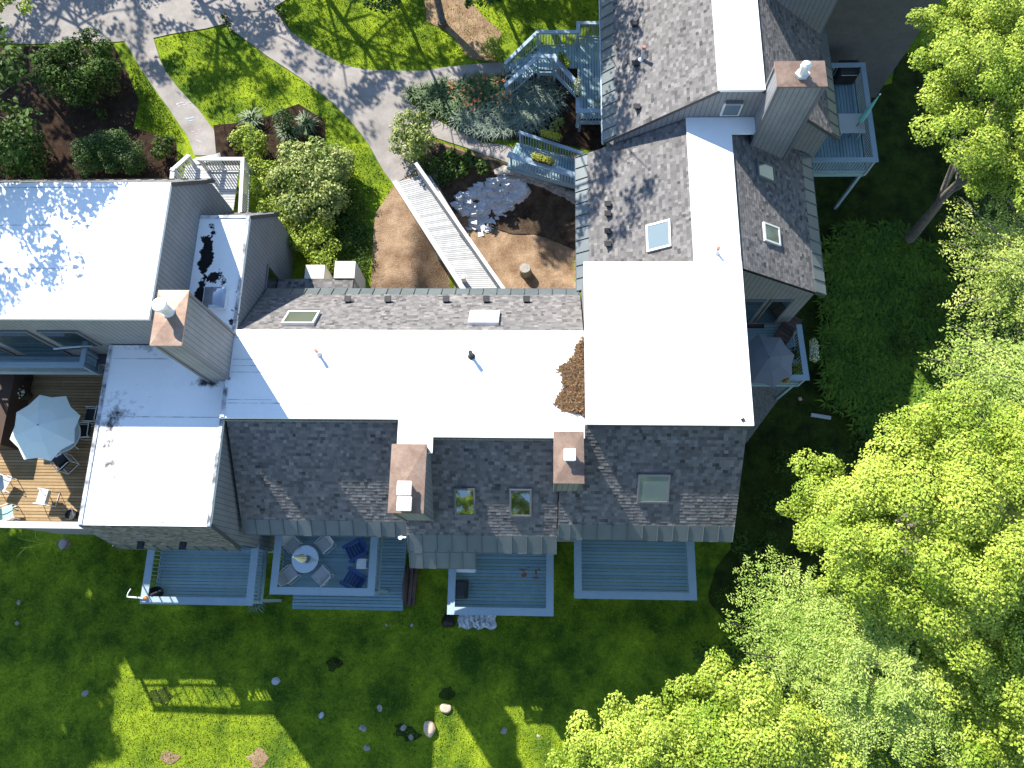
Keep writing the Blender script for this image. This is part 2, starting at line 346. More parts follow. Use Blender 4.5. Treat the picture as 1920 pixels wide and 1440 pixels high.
tag(drape('trunk_mulch', wob([(790, -30), (870, -30), (905, 30), (940, 60), (930, 118), (880, 110), (840, 60), (800, 40)], a=5), .02, 'dirt'), None, None, kind='structure')
tag(drape('gravel_strip', [(1380, 700), (1485, 715), (1440, 775), (1400, 830), (1380, 835)], .03, 'gravel'), None, None, kind='structure')
for k, (cx, cy, r) in enumerate(((300, 1305, 22), (320, 1420, 17), (755, 1368, 17), (770, 1378, 20), (840, 1300, 16), (625, 1245, 16), (120, 1020, 14), (485, 1420, 22), (1085, 1335, 10))):
    q = [(cx+r*U(.6, 1.25)*math.cos(t*.5236), cy+r*.8*U(.6, 1.25)*math.sin(t*.5236)) for t in range(12)]
    tag(drape('bare_patch', q, .02, 'soilshade' if k in (0, 2, 3, 4, 5, 8) else 'dirt', cuts=.2), None, None, kind='structure')

tag(drape('soil_and_painted_shade', wob([(1500, 240), (1600, 235), (1700, 100), (1900, -60), (2200, -60), (2300, 900), (2200, 1500), (1480, 1340), (1385, 1200), (1330, 1130), (1370, 1030), (1375, 850), (1375, 560), (1530, 540)], a=18), .012, 'soilshade', cuts=1.), None, None, kind='structure')  # dark ground sheet, deep shade below the trees painted as its colour

# ------------------------------------------------------------------ roofs, walls, decks
def slope(sh, mt, ra, rb, ea, eb, metal=.55, expo=.128, seam=.56):
    """shingle courses from ridge ra-rb down to eave ea-eb with a standing seam strip along the eave"""
    ra, rb, ea, eb = (Vector(p) for p in (ra, rb, ea, eb))
    nrm = (rb-ra).cross(ea-ra).normalized()
    if nrm.z < 0: nrm = -nrm
    L = ((ea-ra).length+(eb-rb).length)/2
    def q(u, v): return (ra*(1-u)+rb*u)*(1-v)+(ea*(1-u)+eb*u)*v
    vm = 1-metal/L
    if sh is not None:
        n = max(3, int(L*vm/expo))
        for i in range(n):
            v0, v1 = vm*i/n, vm*(i+1)/n; W = ((q(1, v1)-q(0, v1)).length)
            u = -U(0, .3)/W; thick = False
            while u < 1:
                wd = U(.10, .23)/W; a, b = max(0, u), min(1, u+wd); u += wd
                if b-a < 1e-4: continue
                thick = random.random() < .5
                h = .019 if thick else .012; e = .004
                t = min(1, max(0, random.gauss(.5, .19)))
                p = [q(a, v0)+nrm*e, q(b, v0)+nrm*e, q(b, v1)+nrm*h, q(a, v1)+nrm*h]
                sh.face(p if (p[1]-p[0]).cross(p[3]-p[0]).dot(nrm) > 0 else p[::-1], t)
                sh.face([p[3], p[2], q(b, v1)-nrm*.02, q(a, v1)-nrm*.02], t*.6)
        sh.solid([q(0, 0)-nrm*.14, q(1, 0)-nrm*.14, q(1, 1)-nrm*.14, q(0, 1)-nrm*.14], [q(0, 0), q(1, 0), q(1, 1), q(0, 1)], .2)
    if mt is not None:
        W = (eb-ea).length; k = max(2, round(W/seam)); v0 = vm-.02/L; h = .018
        for i in range(k):
            a, b = i/k, (i+1)/k; t = U(.2, .8); d = U(-.004, .004); mid = (a+b)/2
            for (x0, x1, d0, d1) in ((a, mid, 0, d), (mid, b, d, 0)):
                mt.solid([q(x0, v0)+nrm*.002, q(x1, v0)+nrm*.002, q(x1, 1.004), q(x0, 1.004)], [q(x0, v0)+nrm*(h+d0), q(x1, v0)+nrm*(h+d1), q(x1, 1.004)+nrm*(h-d1), q(x0, 1.004)+nrm*(h-d0)], t)
        for i in range(k+1):
            a = min(max(i/k, .004), .996); x = .018/W
            mt.solid([q(a-x, v0)+nrm*h, q(a+x, v0)+nrm*h, q(a+x, 1.004)+nrm*h, q(a-x, 1.004)+nrm*h], [q(a-x*.6, v0)+nrm*.06, q(a+x*.6, v0)+nrm*.06, q(a+x*.6, 1.004)+nrm*.06, q(a-x*.6, 1.004)+nrm*.06], .15)
        mt.beam(q(0, 1.006)-Vector((0, 0, .05)), q(1, 1.006)-Vector((0, 0, .05)), .05, .12, .3)
    return q, nrm
def pitch(parent, *a, **k):
    n = 'mansard_roof' if abs(a[0][2]-a[2][2]) > abs(a[0][1]-a[2][1])*1.3+abs(a[0][0]-a[2][0])*1.3 else 'shingle_roof'
    s, m = MB(), MB(); slope(s, m, *a, **k); o = s.build(n, 'shingle', parent); m.build('metal_eave', 'metal', o)
def yz(b, x0, x1, prof):                      # profile of (y, z) extruded along x
    n = [(x0, y, z) for y, z in prof]; b.solid(n, [(x1, y, z) for y, z in prof])
def xz(b, y0, y1, prof):
    b.solid([(x, y0, z) for x, z in prof][::-1], [(x, y1, z) for x, z in prof][::-1])
def hit(px, py, p0, n):
    d = M3 @ np.array([px-960., 720.-py, -F]); o = np.array([0, 0, HC]); n = np.array(n, float); t = np.dot(np.array(p0, float)-o, n)/np.dot(d, n)
    return Vector(o+d*t)
PL = dict(S2=((0, 5.56, 7.64), (0, -.72, 1)), S3=((0, 5.95, 8.14), (0, -.72, 1)), N=((0, 9.52, 7.93), (0, .874, 1)), FW=((5.76, 0, 8.25), (-.608, 0, 1)), FE=((7.44, 0, 8.25), (.653, 0, 1)), GW=((6.63, 0, 9.97), (-.806, 0, 1)))
def skylight(parent, px, z, xu, size, nrm, updir, glass='glass', frame='trim', label=None, h=.10):
    """roof window centred at photo pixel, at height z; nrm = roof normal, updir = upslope direction"""
    nrm = PL[z][1]; c = hit(*px, *PL[z]); n = Vector(nrm).normalized(); sd = Vector(updir).cross(n).normalized(); up = n.cross(sd)
    a, b = size[0]/2, size[1]/2; f = MB()
    def pt(i, j, k): return c+sd*i+up*j+n*k
    fw = .07
    for (i0, i1, j0, j1) in ((-a, a, -b, -b+fw), (-a, a, b-fw, b), (-a, -a+fw, -b+fw, b-fw), (a-fw, a, -b+fw, b-fw)):
        f.solid([pt(i0, j0, -.1), pt(i1, j0, -.1), pt(i1, j1, -.1), pt(i0, j1, -.1)], [pt(i0, j0, h), pt(i1, j0, h), pt(i1, j1, h), pt(i0, j1, h)])
    o = f.build('skylight', frame, parent)
    g = MB(); e = fw-.004
    g.solid([pt(-a+e, -b+e, .02), pt(a-e, -b+e, .02), pt(a-e, b-e, .02), pt(-a+e, b-e, .02)], [pt(-a+e, -b+e, h-.02), pt(a-e, -b+e, h-.02), pt(a-e, b-e, h-.02), pt(-a+e, b-e, h-.02)])
    g.build('glass_pane', glass, o)
    if label: o['label'] = label
    return o
def vent_box(parent, p, nrm, name='roof_vent'):
    b = MB(); p = Vector(p); b.obox(p+Vector(nrm).normalized()*.09, (.21, .18, .17), 0)
    b.obox(p+Vector(nrm).normalized()*.18, (.27, .24, .03), 0)
    return b.build(name, 'dark', parent, bevel=.01)
def pipe(parent, p, h, r=.05, cap='pvc', name='vent_pipe'):
    b = MB(); p = Vector(p); b.tube([p-Vector((0, 0, .1)), p+Vector((0, 0, h))], r, 10); b.lathe(p, [(r*2.4, -.02), (r*2.2, .03), (r*1.05, .12)], 12)
    o = b.build(name, 'galv' if cap != 'dark' else 'dark', parent, smooth=False)
    c = MB(); c.tube([p+Vector((0, 0, h-.1)), p+Vector((0, 0, h+.03))], r*1.25, 10); c.build('pipe_collar', cap, o)
    return o
def chimney(parent, x0, x1, y0, y1, zb, zt, label=None):
    b = MB(); b.box(x0+.03, x1-.03, y0+.03, y1-.03, zb, zt-.04)
    o = b.build('chimney', 'wall', parent)
    t = MB()
    for (xa, ya) in ((x0, y0), (x1, y0), (x1, y1), (x0, y1)): t.box(xa-.02 if xa == x0 else xa-.08, xa+.08 if xa == x0 else xa+.02, ya-.02 if ya == y0 else ya-.08, ya+.08 if ya == y0 else ya+.02, zb, zt-.05)
    t.build('corner_trim', 'trim', o)
    c = MB(); zc = zt-.05; mx, my = (x0+x1)/2, (y0+y1)/2; e = .05
    c.solid([(x0-e, y0-e, zc), (x1+e, y0-e, zc), (x1+e, y1+e, zc), (x0-e, y1+e, zc)], [(x0-e, y0-e, zc+.07), (x1+e, y0-e, zc+.07), (x1+e, y1+e, zc+.07), (x0-e, y1+e, zc+.07)])
    n4 = [(x0-e, y0-e, zc+.07), (x1+e, y0-e, zc+.07), (x1+e, y1+e, zc+.07), (x0-e, y1+e, zc+.07)]
    for k in range(4): c.face([n4[k], n4[(k+1) % 4], (mx, my, zc+.12)], .5)
    c.build('copper_cap', 'copper', o)
    if label: o['label'] = label
    return o
def boards(b, x0, x1, y0, y1, z, th=.04, wd=.14, along='x', gap=.02):
    a, e = (y0, y1) if along == 'x' else (x0, x1); n = max(1, round((e-a)/wd)); s = (e-a)/n
    for i in range(n):
        p, q = a+i*s+gap/2, a+(i+1)*s-gap/2; t = U(0, 1); dz = U(-.003, .003)
        if along == 'x': b.box(x0+U(0, .01), x1-U(0, .01), p, q, z-th, z+dz, t)
        else: b.box(p, q, y0+U(0, .01), y1-U(0, .01), z-th, z+dz, t)
def railing(parent, pts, zf, h=1., cap=.16, m='rail', gap=.14, mid=False, drop=.0, capth=.045, z_list=None):
    """rail cap + balusters along a polyline of (x, y)"""
    zs = z_list or [zf]*len(pts)
    c = MB(); bl = MB(); po = []
    for i in range(len(pts)-1):
        a, b = Vector((*pts[i], zs[i])), Vector((*pts[i+1], zs[i+1])); d = (b-a); L = d.length; d.normalize(); e = d*cap/2
        zo = Vector((0, 0, h+.003*i)); c.beam(a+zo-(e if i == 0 else e*.98), b+zo+e*.98, cap, capth, U(.2, .8))
        for zz in (.10+drop, h-.10): bl.beam(a+Vector((0, 0, zz)), b+Vector((0, 0, zz)), .04, .08, U(.3, .7))
        n = max(1, int(L/gap))
        for k in range(1, n):
            p = a+d*(L*k/n); bl.beam(p+Vector((0, 0, .06)), p+Vector((0, 0, h-.03)), .04, .035, U(.2, .8))
    r = c.build('railing', m, parent)
    bl.build('balusters', m, r)
    for i, p in enumerate(pts):
        q = MB(); q.box(p[0]-.05, p[0]+.05, p[1]-.05, p[1]+.05, zs[i]-.2, zs[i]+h-.03); q.build('railing_post', m, parent)
    return r
def supports(parent, pts, z0, z1, m='rail', w=.13):
    for x, y in pts:
        q = MB(); q.box(x-w/2, x+w/2, y-w/2, y+w/2, z0, z1); q.build('support_post', m, parent)
def rim(b, x0, x1, y0, y1, z0, z1, t=.04):
    b.box(x0, x1, y0, y0+t, z0, z1); b.box(x0, x0+t, y0+t, y1, z0, z1); b.box(x1-t, x1, y0+t, y1, z0, z1)

# ================================================================== HOUSES
def N3(a, b, c): return Vector((a, b, c))
# ---- west house (high roof with tree shade, small side roof, big chimney)
wh = thing('townhouse', 'western grey townhouse with tree-dappled white roof and tallest copper-capped chimney', 'house', (-22, 12, 2.6), 'townhouses of the row'); CUR = wh
XA = -13.45
b = MB(); yz(b, -22.7, XA, [(9.1, .5), (16.15, .5), (16.15, 7.35), (14.3, 10.38), (9.1, 10.38)])
yz(b, XA-.3, -11.5, [(9.62, .5), (15.9, .5), (15.9, 5.1), (14.3, 7.86), (9.62, 7.86)])
b.build('wall', 'wall', wh)
b = MB(); b.box(-22.8, XA+.05, 9.03, 14.32, 10.37, 10.5); rf = b.build('flat_roof', 'white', wh)
b = MB()
for y in (10.9, 12.6): b.box(-22.7, XA-.1, y, y+.02, 10.5, 10.506)
b.box(-22.7, XA-.05, 14.12, 14.14, 10.5, 10.507); b.build('roof_seam', 'seam', rf)
pitch(CUR, (-22.8, 14.33, 10.46), (XA+.06, 14.33, 10.46), (-22.8, 16.35, 7.35), (XA+.06, 16.35, 7.35))
pitch(CUR, (XA+.02, 14.36, 7.95), (-11.44, 14.36, 7.95), (XA+.02, 16.06, 5.1), (-11.44, 16.06, 5.1))
b = MB(); b.box(XA+.01, -11.44, 9.58, 14.36, 7.85, 7.97); lowr = b.build('low_flat_roof', 'tarry', wh)
b = MB(); b.box(-11.56, -11.44, 9.6, 14.36, 7.97, 8.01); b.box(XA+.02, -11.57, 14.24, 14.36, 7.97, 8.01); b.build('roof_edge', 'seam', lowr)
def blob(cx, cy, z, rx, ry, seed, n=26, jag=.35):
    r = random.Random(seed); q = []
    for k in range(n):
        t = 2*math.pi*k/n; s = 1+r.uniform(-jag, jag); q.append((cx+rx*s*math.cos(t), cy+ry*s*math.sin(t), z))
    return q
# dome skylight on the low roof
p = P(405, 560, 8.02); b = MB(); b.box(p.x-.44, p.x+.44, p.y-.44, p.y+.44, 7.9, 8.16)
o = b.build('skylight', 'galv', wh); g = MB(); g.lathe((p.x, p.y, 8.161), [(.42*math.cos(t*.1745), .16*math.sin(t*.1745)) for t in range(9)], 20); 
gg = MB(); n_ = 10
for i in range(n_):
    for j in range(n_):
        def dz(i, j): return 8.165+.15*math.sin(math.pi*i/n_)**.6*math.sin(math.pi*j/n_)**.6 if 0 < i < n_ and 0 < j < n_ else 8.165
        q = [(p.x-.42+.84*ii/n_, p.y-.42+.84*jj/n_, dz(ii, jj)) for ii, jj in ((i, j), (i+1, j), (i+1, j+1), (i, j+1))]; gg.face(q)
gg.build('glass_pane', 'glassdome', o, smooth=True)
# window of the low east wall
b = MB(); y0, y1 = 10.9, 12.6
y0, y1 = 12.2, 13.4; b.box(-11.5, -11.44, y0, y1, 3.4, 5.6); o = b.build('window', 'trim', wh)
b = MB(); b.box(-11.44, -11.425, y0+.1, y1-.1, 3.5, 5.5); b.build('window_pane', 'glass', o)
# windows of the south wall over the balcony
for (x0, x1) in ((-22.5, -20.9), (-20.4, -18.6), (-18.2, -16.7)):
    b = MB(); b.box(x0, x1, 9.02, 9.1, 7.6 if x0 > -19 else 6.4, 9.2); o = b.build('window', 'trim', wh)
    b = MB(); b.box(x0+.1, x1-.1, 9.0, 9.03, 7.7 if x0 > -19 else 6.5, 9.1); b.build('window_pane', 'glass', o)
# an opened casement
b = MB(); b.obox((-17.3, 8.72, 8.35), (1.0, .06, .8), .1, rx=.35); o = b.build('window', 'rail', wh); o['label'] = 'opened awning sash'
b = MB(); b.obox((-17.3, 8.69, 8.34), (.84, .05, .64), .1, rx=.35); b.build('window_pane', 'black', o)
ch = chimney(wh, -12.35, -11.42, 7.62, 9.42, 4.5, 11.95)
b = MB(); p = P(314, 583, 12.1); b.lathe((p.x, p.y, 11.97), [(.2, 0), (.2, .08), (.165, .1), (.165, .55), (.19, .56), (.19, .62)], 18); b.build('flue_pipe', 'galv', ch)
b = MB(); b.lathe((p.x, p.y, 12.58), [(.23, 0), (.25, .03), (.22, .10), (.1, .14)], 18); b.build('flue_cap', 'whitepaint', ch)
# ---- southwest house with stained white roof and steep mansard
sw = thing('townhouse', 'southwest grey townhouse with soot-stained white roof beside the cedar deck', 'house', (-14, 5.5, -1.2), 'townhouses of the row'); CUR = sw
b = MB(); yz(b, -16.28, -11.66, [(1.9, -1.2), (9.1, -1.2), (9.1, 7.56), (2.36, 7.56), (1.9, 4.95)]); b.build('wall', 'wall', sw)
b = MB(); b.box(-16.36, -11.6, 2.3, 9.05, 7.55, 7.68); rf = b.build('flat_roof', 'sooty', sw)
b = MB(); b.box(-16.36, -16.22, 2.32, 9.05, 7.68, 7.72); b.box(-11.72, -11.6, 2.32, 7.5, 7.68, 7.72)
for y in (4.55, 6.25, 3.1): b.box(-16.0, -11.8, y, y+.022, 7.68, 7.686)
b.box(-16.2, -11.8, 2.42, 2.44, 7.68, 7.686); b.box(-16.1, -14, 8.5, 8.52, 7.68, 7.686); b.build('roof_seam', 'seam', rf)
pitch(CUR, (-16.38, 2.28, 7.62), (-11.58, 2.28, 7.62), (-16.38, 1.68, 4.75), (-11.58, 1.68, 4.75), metal=.5)
for px in (266, 345):
    p = P(px, 1011, 5.75); vent_box(sw, (p.x, 1.9, 5.75), (0, -1, .2))
b = MB(); b.box(-12.6, -11.7, 1.86, 1.92, .9, 4.2); b.build('patio_door', 'glass', sw)
# ---- middle house
mh = thing('townhouse', 'central grey townhouse with long white flat roof, shingle slopes and two box chimneys', 'house', (-5, 7.5, -1.2), 'townhouses of the row'); CUR = mh
b = MB()
yz(b, -11.5, -5.06, [(3.0, -1.2), (11.75, -1.2), (11.75, 5.7), (9.55, 7.86), (6.13, 7.86), (6.13, 7.3), (3.0, 5.05)])
yz(b, -5.06, 1.58, [(2.6, -1.2), (11.75, -1.2), (11.75, 5.7), (9.55, 7.86), (5.5, 7.86), (5.5, 7.3), (2.6, 5.2)]); b.build('wall', 'wall', mh)
b = MB(); b.prism([(-11.62, 6.17), (-5.08, 6.17), (-5.08, 4.95), (-3.8, 4.95), (-3.8, 5.53), (1.6, 5.53), (1.6, 9.58), (-11.5, 9.58)], 7.87, 8.0); rf = b.build('flat_roof', 'white', mh)
b = MB()
for y, x0, x1 in ((9.25, -11.4, 1.5), (6.72, -11.4, 1.5), (6.85, -11.4, -4), (8.4, -11.4, -9.8), (8.15, -11.4, 1.0), (7.9, -11.4, .6)):
    x = x0
    while x < x1:
        l = U(.5, 2.6); 
        if x < -8.5 or random.random() < .55: b.box(x, min(x+l, x1), y, y+.016+U(0, .008), 8.0, 8.006)
        x += l+U(0, .8)
b.box(-11.6, -11.45, 6.2, 7.3, 8.0, 8.04); b.build('roof_seam', 'seam', rf)

pitch(CUR, (-11.5, 6.18, 7.64), (-5.0, 6.18, 7.64), (-11.5, 2.30, 4.85), (-5.0, 2.30, 4.85), .62)
pitch(CUR, (-5.02, 5.56, 7.64), (.68, 5.56, 7.64), (-5.02, 1.73, 4.88), (.68, 1.73, 4.88), .72)
pitch(CUR, (1.6, 9.52, 7.93), (-11.42, 9.52, 7.93), (1.6, 12.3, 5.5), (-11.42, 12.3, 5.5), .5)
m_ = MB(); slope(None, m_, (-4.98, 1.76, 4.89), (-2.42, 1.76, 4.89), (-4.98, 1.13, 4.43), (-2.42, 1.13, 4.43), .78); o = m_.build('porch_roof', 'metal', mh); o['label'] = 'standing seam hood over the porch'
c1 = chimney(mh, -5.05, -3.93, 2.78, 5.05, 4.6, 8.8, 'wide box chimney with two pale flue caps')
for px, py in ((760, 917), (760, 946)):
    p = P(px, py, 8.95); b = MB(); b.box(p.x-.2, p.x+.2, p.y-.19, p.y+.19, 8.78, 9.1); b.box(p.x-.25, p.x+.25, p.y-.24, p.y+.24, 9.1, 9.2); b.build('flue_cap', 'whitepaint', c1, bevel=.03)
c2 = chimney(mh, .52, 1.46, 3.82, 5.5, 5.0, 8.95, 'narrow box chimney with one pale flue cap')
p = P(1068, 855, 9.1); b = MB(); b.box(p.x-.15, p.x+.15, p.y-.16, p.y+.16, 8.9, 9.3); b.box(p.x-.2, p.x+.2, p.y-.21, p.y+.21, 9.3, 9.38); b.build('flue_cap', 'whitepaint', c2, bevel=.03)
sS = (0, -.63, .776); uS = (0, .776, .63); sN = (0, .655, .755); uN = (0, -.755, .655)
skylight(mh, (872, 940), 'S2', 0, (.78, 1.15), sS, uS); skylight(mh, (976, 941), 'S2', 0, (.82, 1.15), sS, uS)
skylight(mh, (565, 600), 'N', 0, (1.25, 1.0), sN, uN, 'glassgreen', 'galv', None, .15); o = skylight(mh, (908, 599), 'N', 0, (1.15, 1.0), sN, uN, 'blind', 'galv', None, .15); o['label'] = 'skylight closed by a white blind'
for px in (653, 728, 837, 912, 987): p = hit(px, 567, *PL['N']); vent_box(mh, p, sN)
pipe(mh, P(598, 664, 8.0), .42); pipe(mh, P(884, 668, 8.0), .45, .06, 'dark')
# floodlight at the eave corner
b = MB(); p = P(755, 1006, 4.75); b.obox(p, (.1, .1, .12)); b.lathe((p.x-.07, p.y-.04, p.z), [(.04, 0), (.09, .05), (.09, .12)], 12); b.lathe((p.x+.09, p.y+.0, p.z), [(.03, 0), (.07, .05), (.07, .1)], 12); b.build('floodlight', 'whitepaint', mh)
b = MB(); b.box(-1.9, .3, 2.54, 2.62, 1.75, 4.0); b.build('patio_door', 'glass', mh)
b = MB(); b.box(-8.9, -6.7, 2.94, 3.02, 1.75, 4.0); b.build('patio_door', 'glass', mh)
# small parapet box north of the low wall
b = MB(); p = P(600, 510, 4.4); b.box(-10.35, -8.15, 11.8, 13.25, 1.0, 4.3); b.box(-10.25, -9.4, 13.25, 13.9, 1.0, 4.45); b.box(-8.95, -8.05, 13.25, 14.05, 1.0, 4.5); o = b.build('entry_porch', 'pot', mh)
s_ = MB(); slope(s_, None, (-11.4, 11.8, 4.62), (-8.1, 11.8, 4.62), (-11.4, 13.25, 4.42), (-8.1, 13.25, 4.42), .02); s_.build('porch_shingles', 'shingle', o)
# ---- east house
eh = thing('townhouse', 'eastern grey townhouse with broad square white roof and long white ridge strip', 'house', (4.5, 9, -1.2), 'townhouses of the row'); CUR = eh
b = MB(); yz(b, 1.66, 7.3, [(3.0, -1.2), (12.1, -1.2), (12.1, 8.36), (5.97, 8.36), (5.97, 7.8), (3.0, 5.7)])
xz(b, 12.0, 18.42, [(2.0, -1), (11.0, -1), (11.0, 5.85), (7.4, 8.2), (5.8, 8.2), (2.0, 5.85)]); b.build('wall', 'wall', eh)
b = MB(); b.box(1.6, 7.42, 5.92, 12.12, 8.38, 8.5); rf = b.build('flat_roof', 'white', eh)
b = MB(); b.box(5.72, 7.46, 12.121, 18.44, 8.2, 8.32); b.box(7.461, 8.5, 17.72, 18.44, 8.2, 8.32); b.build('ridge_roof', 'white', eh)
b = MB(); p = P(1393, 787, 8.52); b.obox(p, (.12, .1, .05), .3); b.build('roof_drain', 'dark', rf)

pitch(CUR, (1.6, 5.95, 8.14), (7.28, 5.95, 8.14), (1.6, 2.23, 5.46), (7.2, 2.23, 5.46), .6)
pitch(CUR, (.72, 4.6, 7.168), (1.6, 4.6, 7.168), (.72, 2.23, 5.46), (1.6, 2.23, 5.46), .6)
pitch(CUR, (5.76, 18.4, 8.25), (5.76, 12.13, 8.25), (1.5, 18.4, 5.66), (1.5, 12.13, 5.66), .55)
pitch(CUR, (7.44, 12.0, 8.25), (7.44, 18.4, 8.25), (11.5, 12.0, 5.6), (11.5, 18.4, 5.6), .6)
nW = Vector((-.52, 0, .854)); uW = Vector((.854, 0, .52)); nE = Vector((.547, 0, .837)); uE = Vector((-.837, 0, .547))
skylight(eh, (1225, 915), 'S3', 0, (1.15, 1.15), sS, uS, 'glasspale')
skylight(eh, (1236, 443), 'FW', 0, (1.15, 1.0), nW, uW, 'glasspale', 'galv')
skylight(eh, (1434, 322), 'FE', 0, (.8, 1.0), nE, uE, 'glassgreen'); skylight(eh, (1445, 440), 'FE', 0, (.8, .9), nE, uE, 'glassgreen', 'galv')
for py in (385, 403, 436, 460): p = hit(1143, py, *PL['FW']); vent_box(eh, p, nW)
pipe(eh, P(1343, 474, 8.3), .4)
# windows and door of the south facing rake wall above the east deck
for (x0, x1, z0, z1) in ((7.7, 9.3, 2.6, 5.2), (9.45, 10.4, 2.6, 5.2)):
    b = MB(); b.box(x0, x1, 11.94, 12.02, z0, z1); o = b.build('patio_door', 'trim', eh)
    b = MB(); b.box(x0+.1, x1-.1, 11.92, 11.95, z0+.1, z1-.1); b.build('glass_pane', 'glass', o)
# ---- northeast house
nh = thing('townhouse', 'northeastern grey townhouse with narrow white ridge, taupe shingle slope and wide copper chimney', 'house', (7, 24, 2), 'townhouses of the row'); CUR = nh
b = MB(); xz(b, 18.46, 36, [(3.1, 0), (11.7, 0), (11.7, 7.2), (8.25, 9.9), (6.68, 9.9), (3.1, 7.0)]); b.build('wall', 'wall', nh)
b = MB(); b.box(6.6, 8.34, 18.4, 36, 9.9, 10.02); b.build('ridge_roof', 'white', nh)

pitch(CUR, (6.63, 36, 9.97), (6.63, 18.4, 9.97), (2.62, 36, 6.74), (2.62, 18.4, 6.74), .6)
pitch(CUR, (8.31, 18.4, 9.97), (8.31, 36, 9.97), (12.25, 18.4, 6.85), (12.25, 36, 6.85), .6)
c3 = chimney(nh, 8.36, 10.03, 17.6, 18.58, 5.0, 11.25, 'wide chimney with a pale turning cowl')
p = P(1503, 141, 11.3); b = MB(); b.prism([(p.x+.27*math.cos(t*math.pi/3), p.y+.2*math.sin(t*math.pi/3)) for t in range(6)], 11.28, 11.42); b.lathe((p.x, p.y+.02, 11.42), [(.16, 0), (.15, .25), (.19, .3), (.17, .42), (.08, .5)], 14); b.build('flue_cowl', 'galv', c3)
nG = (-.63, 0, .776)
for px, py in ((1192, 48), (1195, 122), (1198, 203)): p = hit(px, py, *PL['GW']); vent_box(nh, p, nG)
p = hit(1203, 112, *PL['GW']); pipe(nh, p, .75, .06)
b = MB(); b.box(7.0, 7.75, 18.4, 18.47, 8.45, 9.2); o = b.build('window', 'galv', nh); b = MB(); b.box(7.08, 7.67, 18.37, 18.41, 8.53, 9.12); b.build('window_pane', 'glass', o)
b = MB(); b.box(7.05, 7.7, 18.3, 18.46, 9.28, 9.34); b.build('window_hood', 'trim', nh)
b = MB(); b.tube([(2.58, 36, 6.66), (2.58, 18.4, 6.62)], .06, 8); b.tube([(2.6, 18.7, 6.6), (2.75, 18.8, 6.2), (3.02, 18.8, 5.9), (3.02, 18.8, 2.6)], .045, 8); b.build('gutter', 'rail', nh)
# ---- far northeast house, only a corner in view
fh = thing('townhouse', 'tall plain grey house corner at the top edge behind the wide copper chimney', 'house', (10, 30, 2), 'townhouses of the row')
b = MB(); xz(b, 23.3, 40, [(8.5, 7), (11.85, 7), (11.85, 11.6), (10.2, 13), (8.5, 13)]); b.build('wall', 'wall', fh)
b = MB(); b.box(11.86, 16.75, 24.5, 40, -1.2, 12.2); o = b.build('wing_wall', 'shadewall', fh); o['label'] = 'tall plain wall in shade beside the trees'
b = MB(); b.box(11.86, 16.85, 24.4, 40, 12.2, 12.35); b.build('flat_roof', 'white', fh)
s_ = MB(); slope(s_, None, (10.1, 23.2, 13.05), (10.1, 40, 13.05), (12.0, 23.2, 11.5), (12.0, 40, 11.5), .02); s_.build('shingle_roof', 'shingle', fh)

# ================================================================== DECKS, BALCONIES, RAMPS
def south_deck(label, cx0, cy0, cx1, cy1, zf, yb, along='x', gap=.16, cap=.3, extra=None):
    """upper deck: outer cap corners in photo pixels at cap height"""
    a, c = P(cx0, cy1, zf+1), P(cx1, cy1, zf+1); x0, x1, y0 = a.x, c.x, (a.y+c.y)/2
    t = thing('deck', label, 'deck', ((x0+x1)/2, (y0+yb)/2, zf), 'grey-blue decks along the south front')
    b = MB(); boards(b, x0+.12, x1-.12, y0+.12, yb, zf, along=along); b.build('floor', 'deck', t)
    b = MB(); rim(b, x0+.06, x1-.06, y0+.06, yb, zf-.28, zf-.02, .05); b.build('rim_joist', 'deck', t)
    i = .15; r = railing(t, [(x0+i, yb), (x0+i, y0+i), (x1-i, y0+i), (x1-i, yb)], zf, 1., cap, gap=gap)
    b = MB()
    for zz in (zf+.28, zf+.52, zf+.76): b.box(x0+.11, x0+.135, y0+.2, yb, zz, zz+.03); b.box(x1-.135, x1-.11, y0+.2, yb, zz, zz+.03)
    supports(t, [(x0+.2, y0+.2), (x1-.2, y0+.2)], LAWN-.1, zf-.28)
    return t, x0, x1, y0
ZD = 1.7
d1, *D1 = south_deck('empty grey-blue deck below the stained roof, black bundle in its corner', 262, 1030, 474, 1134, ZD, 1.9)
d2, *D2 = south_deck('grey-blue deck with round glass table, four sling chairs and two navy chairs', 505, 1003, 702, 1116, ZD, 3.0, gap=.14)
d3, *D3 = south_deck('grey-blue deck with rust marks and a covered grill', 838, 1037, 1038, 1154, ZD, 2.6)
d4, *D4 = south_deck('empty grey-blue deck under the easternmost shingle slope', 1077, 1012, 1307, 1124, ZD, 3.0)
b = MB()
for px, py, rx, ry in ((983, 1078, .10, .13), (980, 1068, .2, .05), (1003, 1083, .16, .05), (1010, 1068, .06, .05), (1005, 1073, .04, .12), (990, 1063, .1, .03)):
    p = P(px, py, ZD+.006); b.face(blob(p.x, p.y, ZD+.0065+.0005*len(b.f), rx, ry, int(px), 14, .45))
b.build('rust_marks', 'rust', d3)
# low platform under the second deck
lp = thing('platform', 'low dark board platform below the deck with the round glass table', 'deck', tuple(P(650, 1125, -.9)))
a, c = P(547, 1142, -.85), P(755, 1142, -.85); b = MB(); boards(b, a.x, c.x, a.y, 3.0, -.85, .045); b.build('floor', 'deck', lp); b = MB(); rim(b, a.x+.03, c.x-.03, a.y+.03, 2.95, -1.25, -.9); b.build('rim_joist', 'deck', lp)
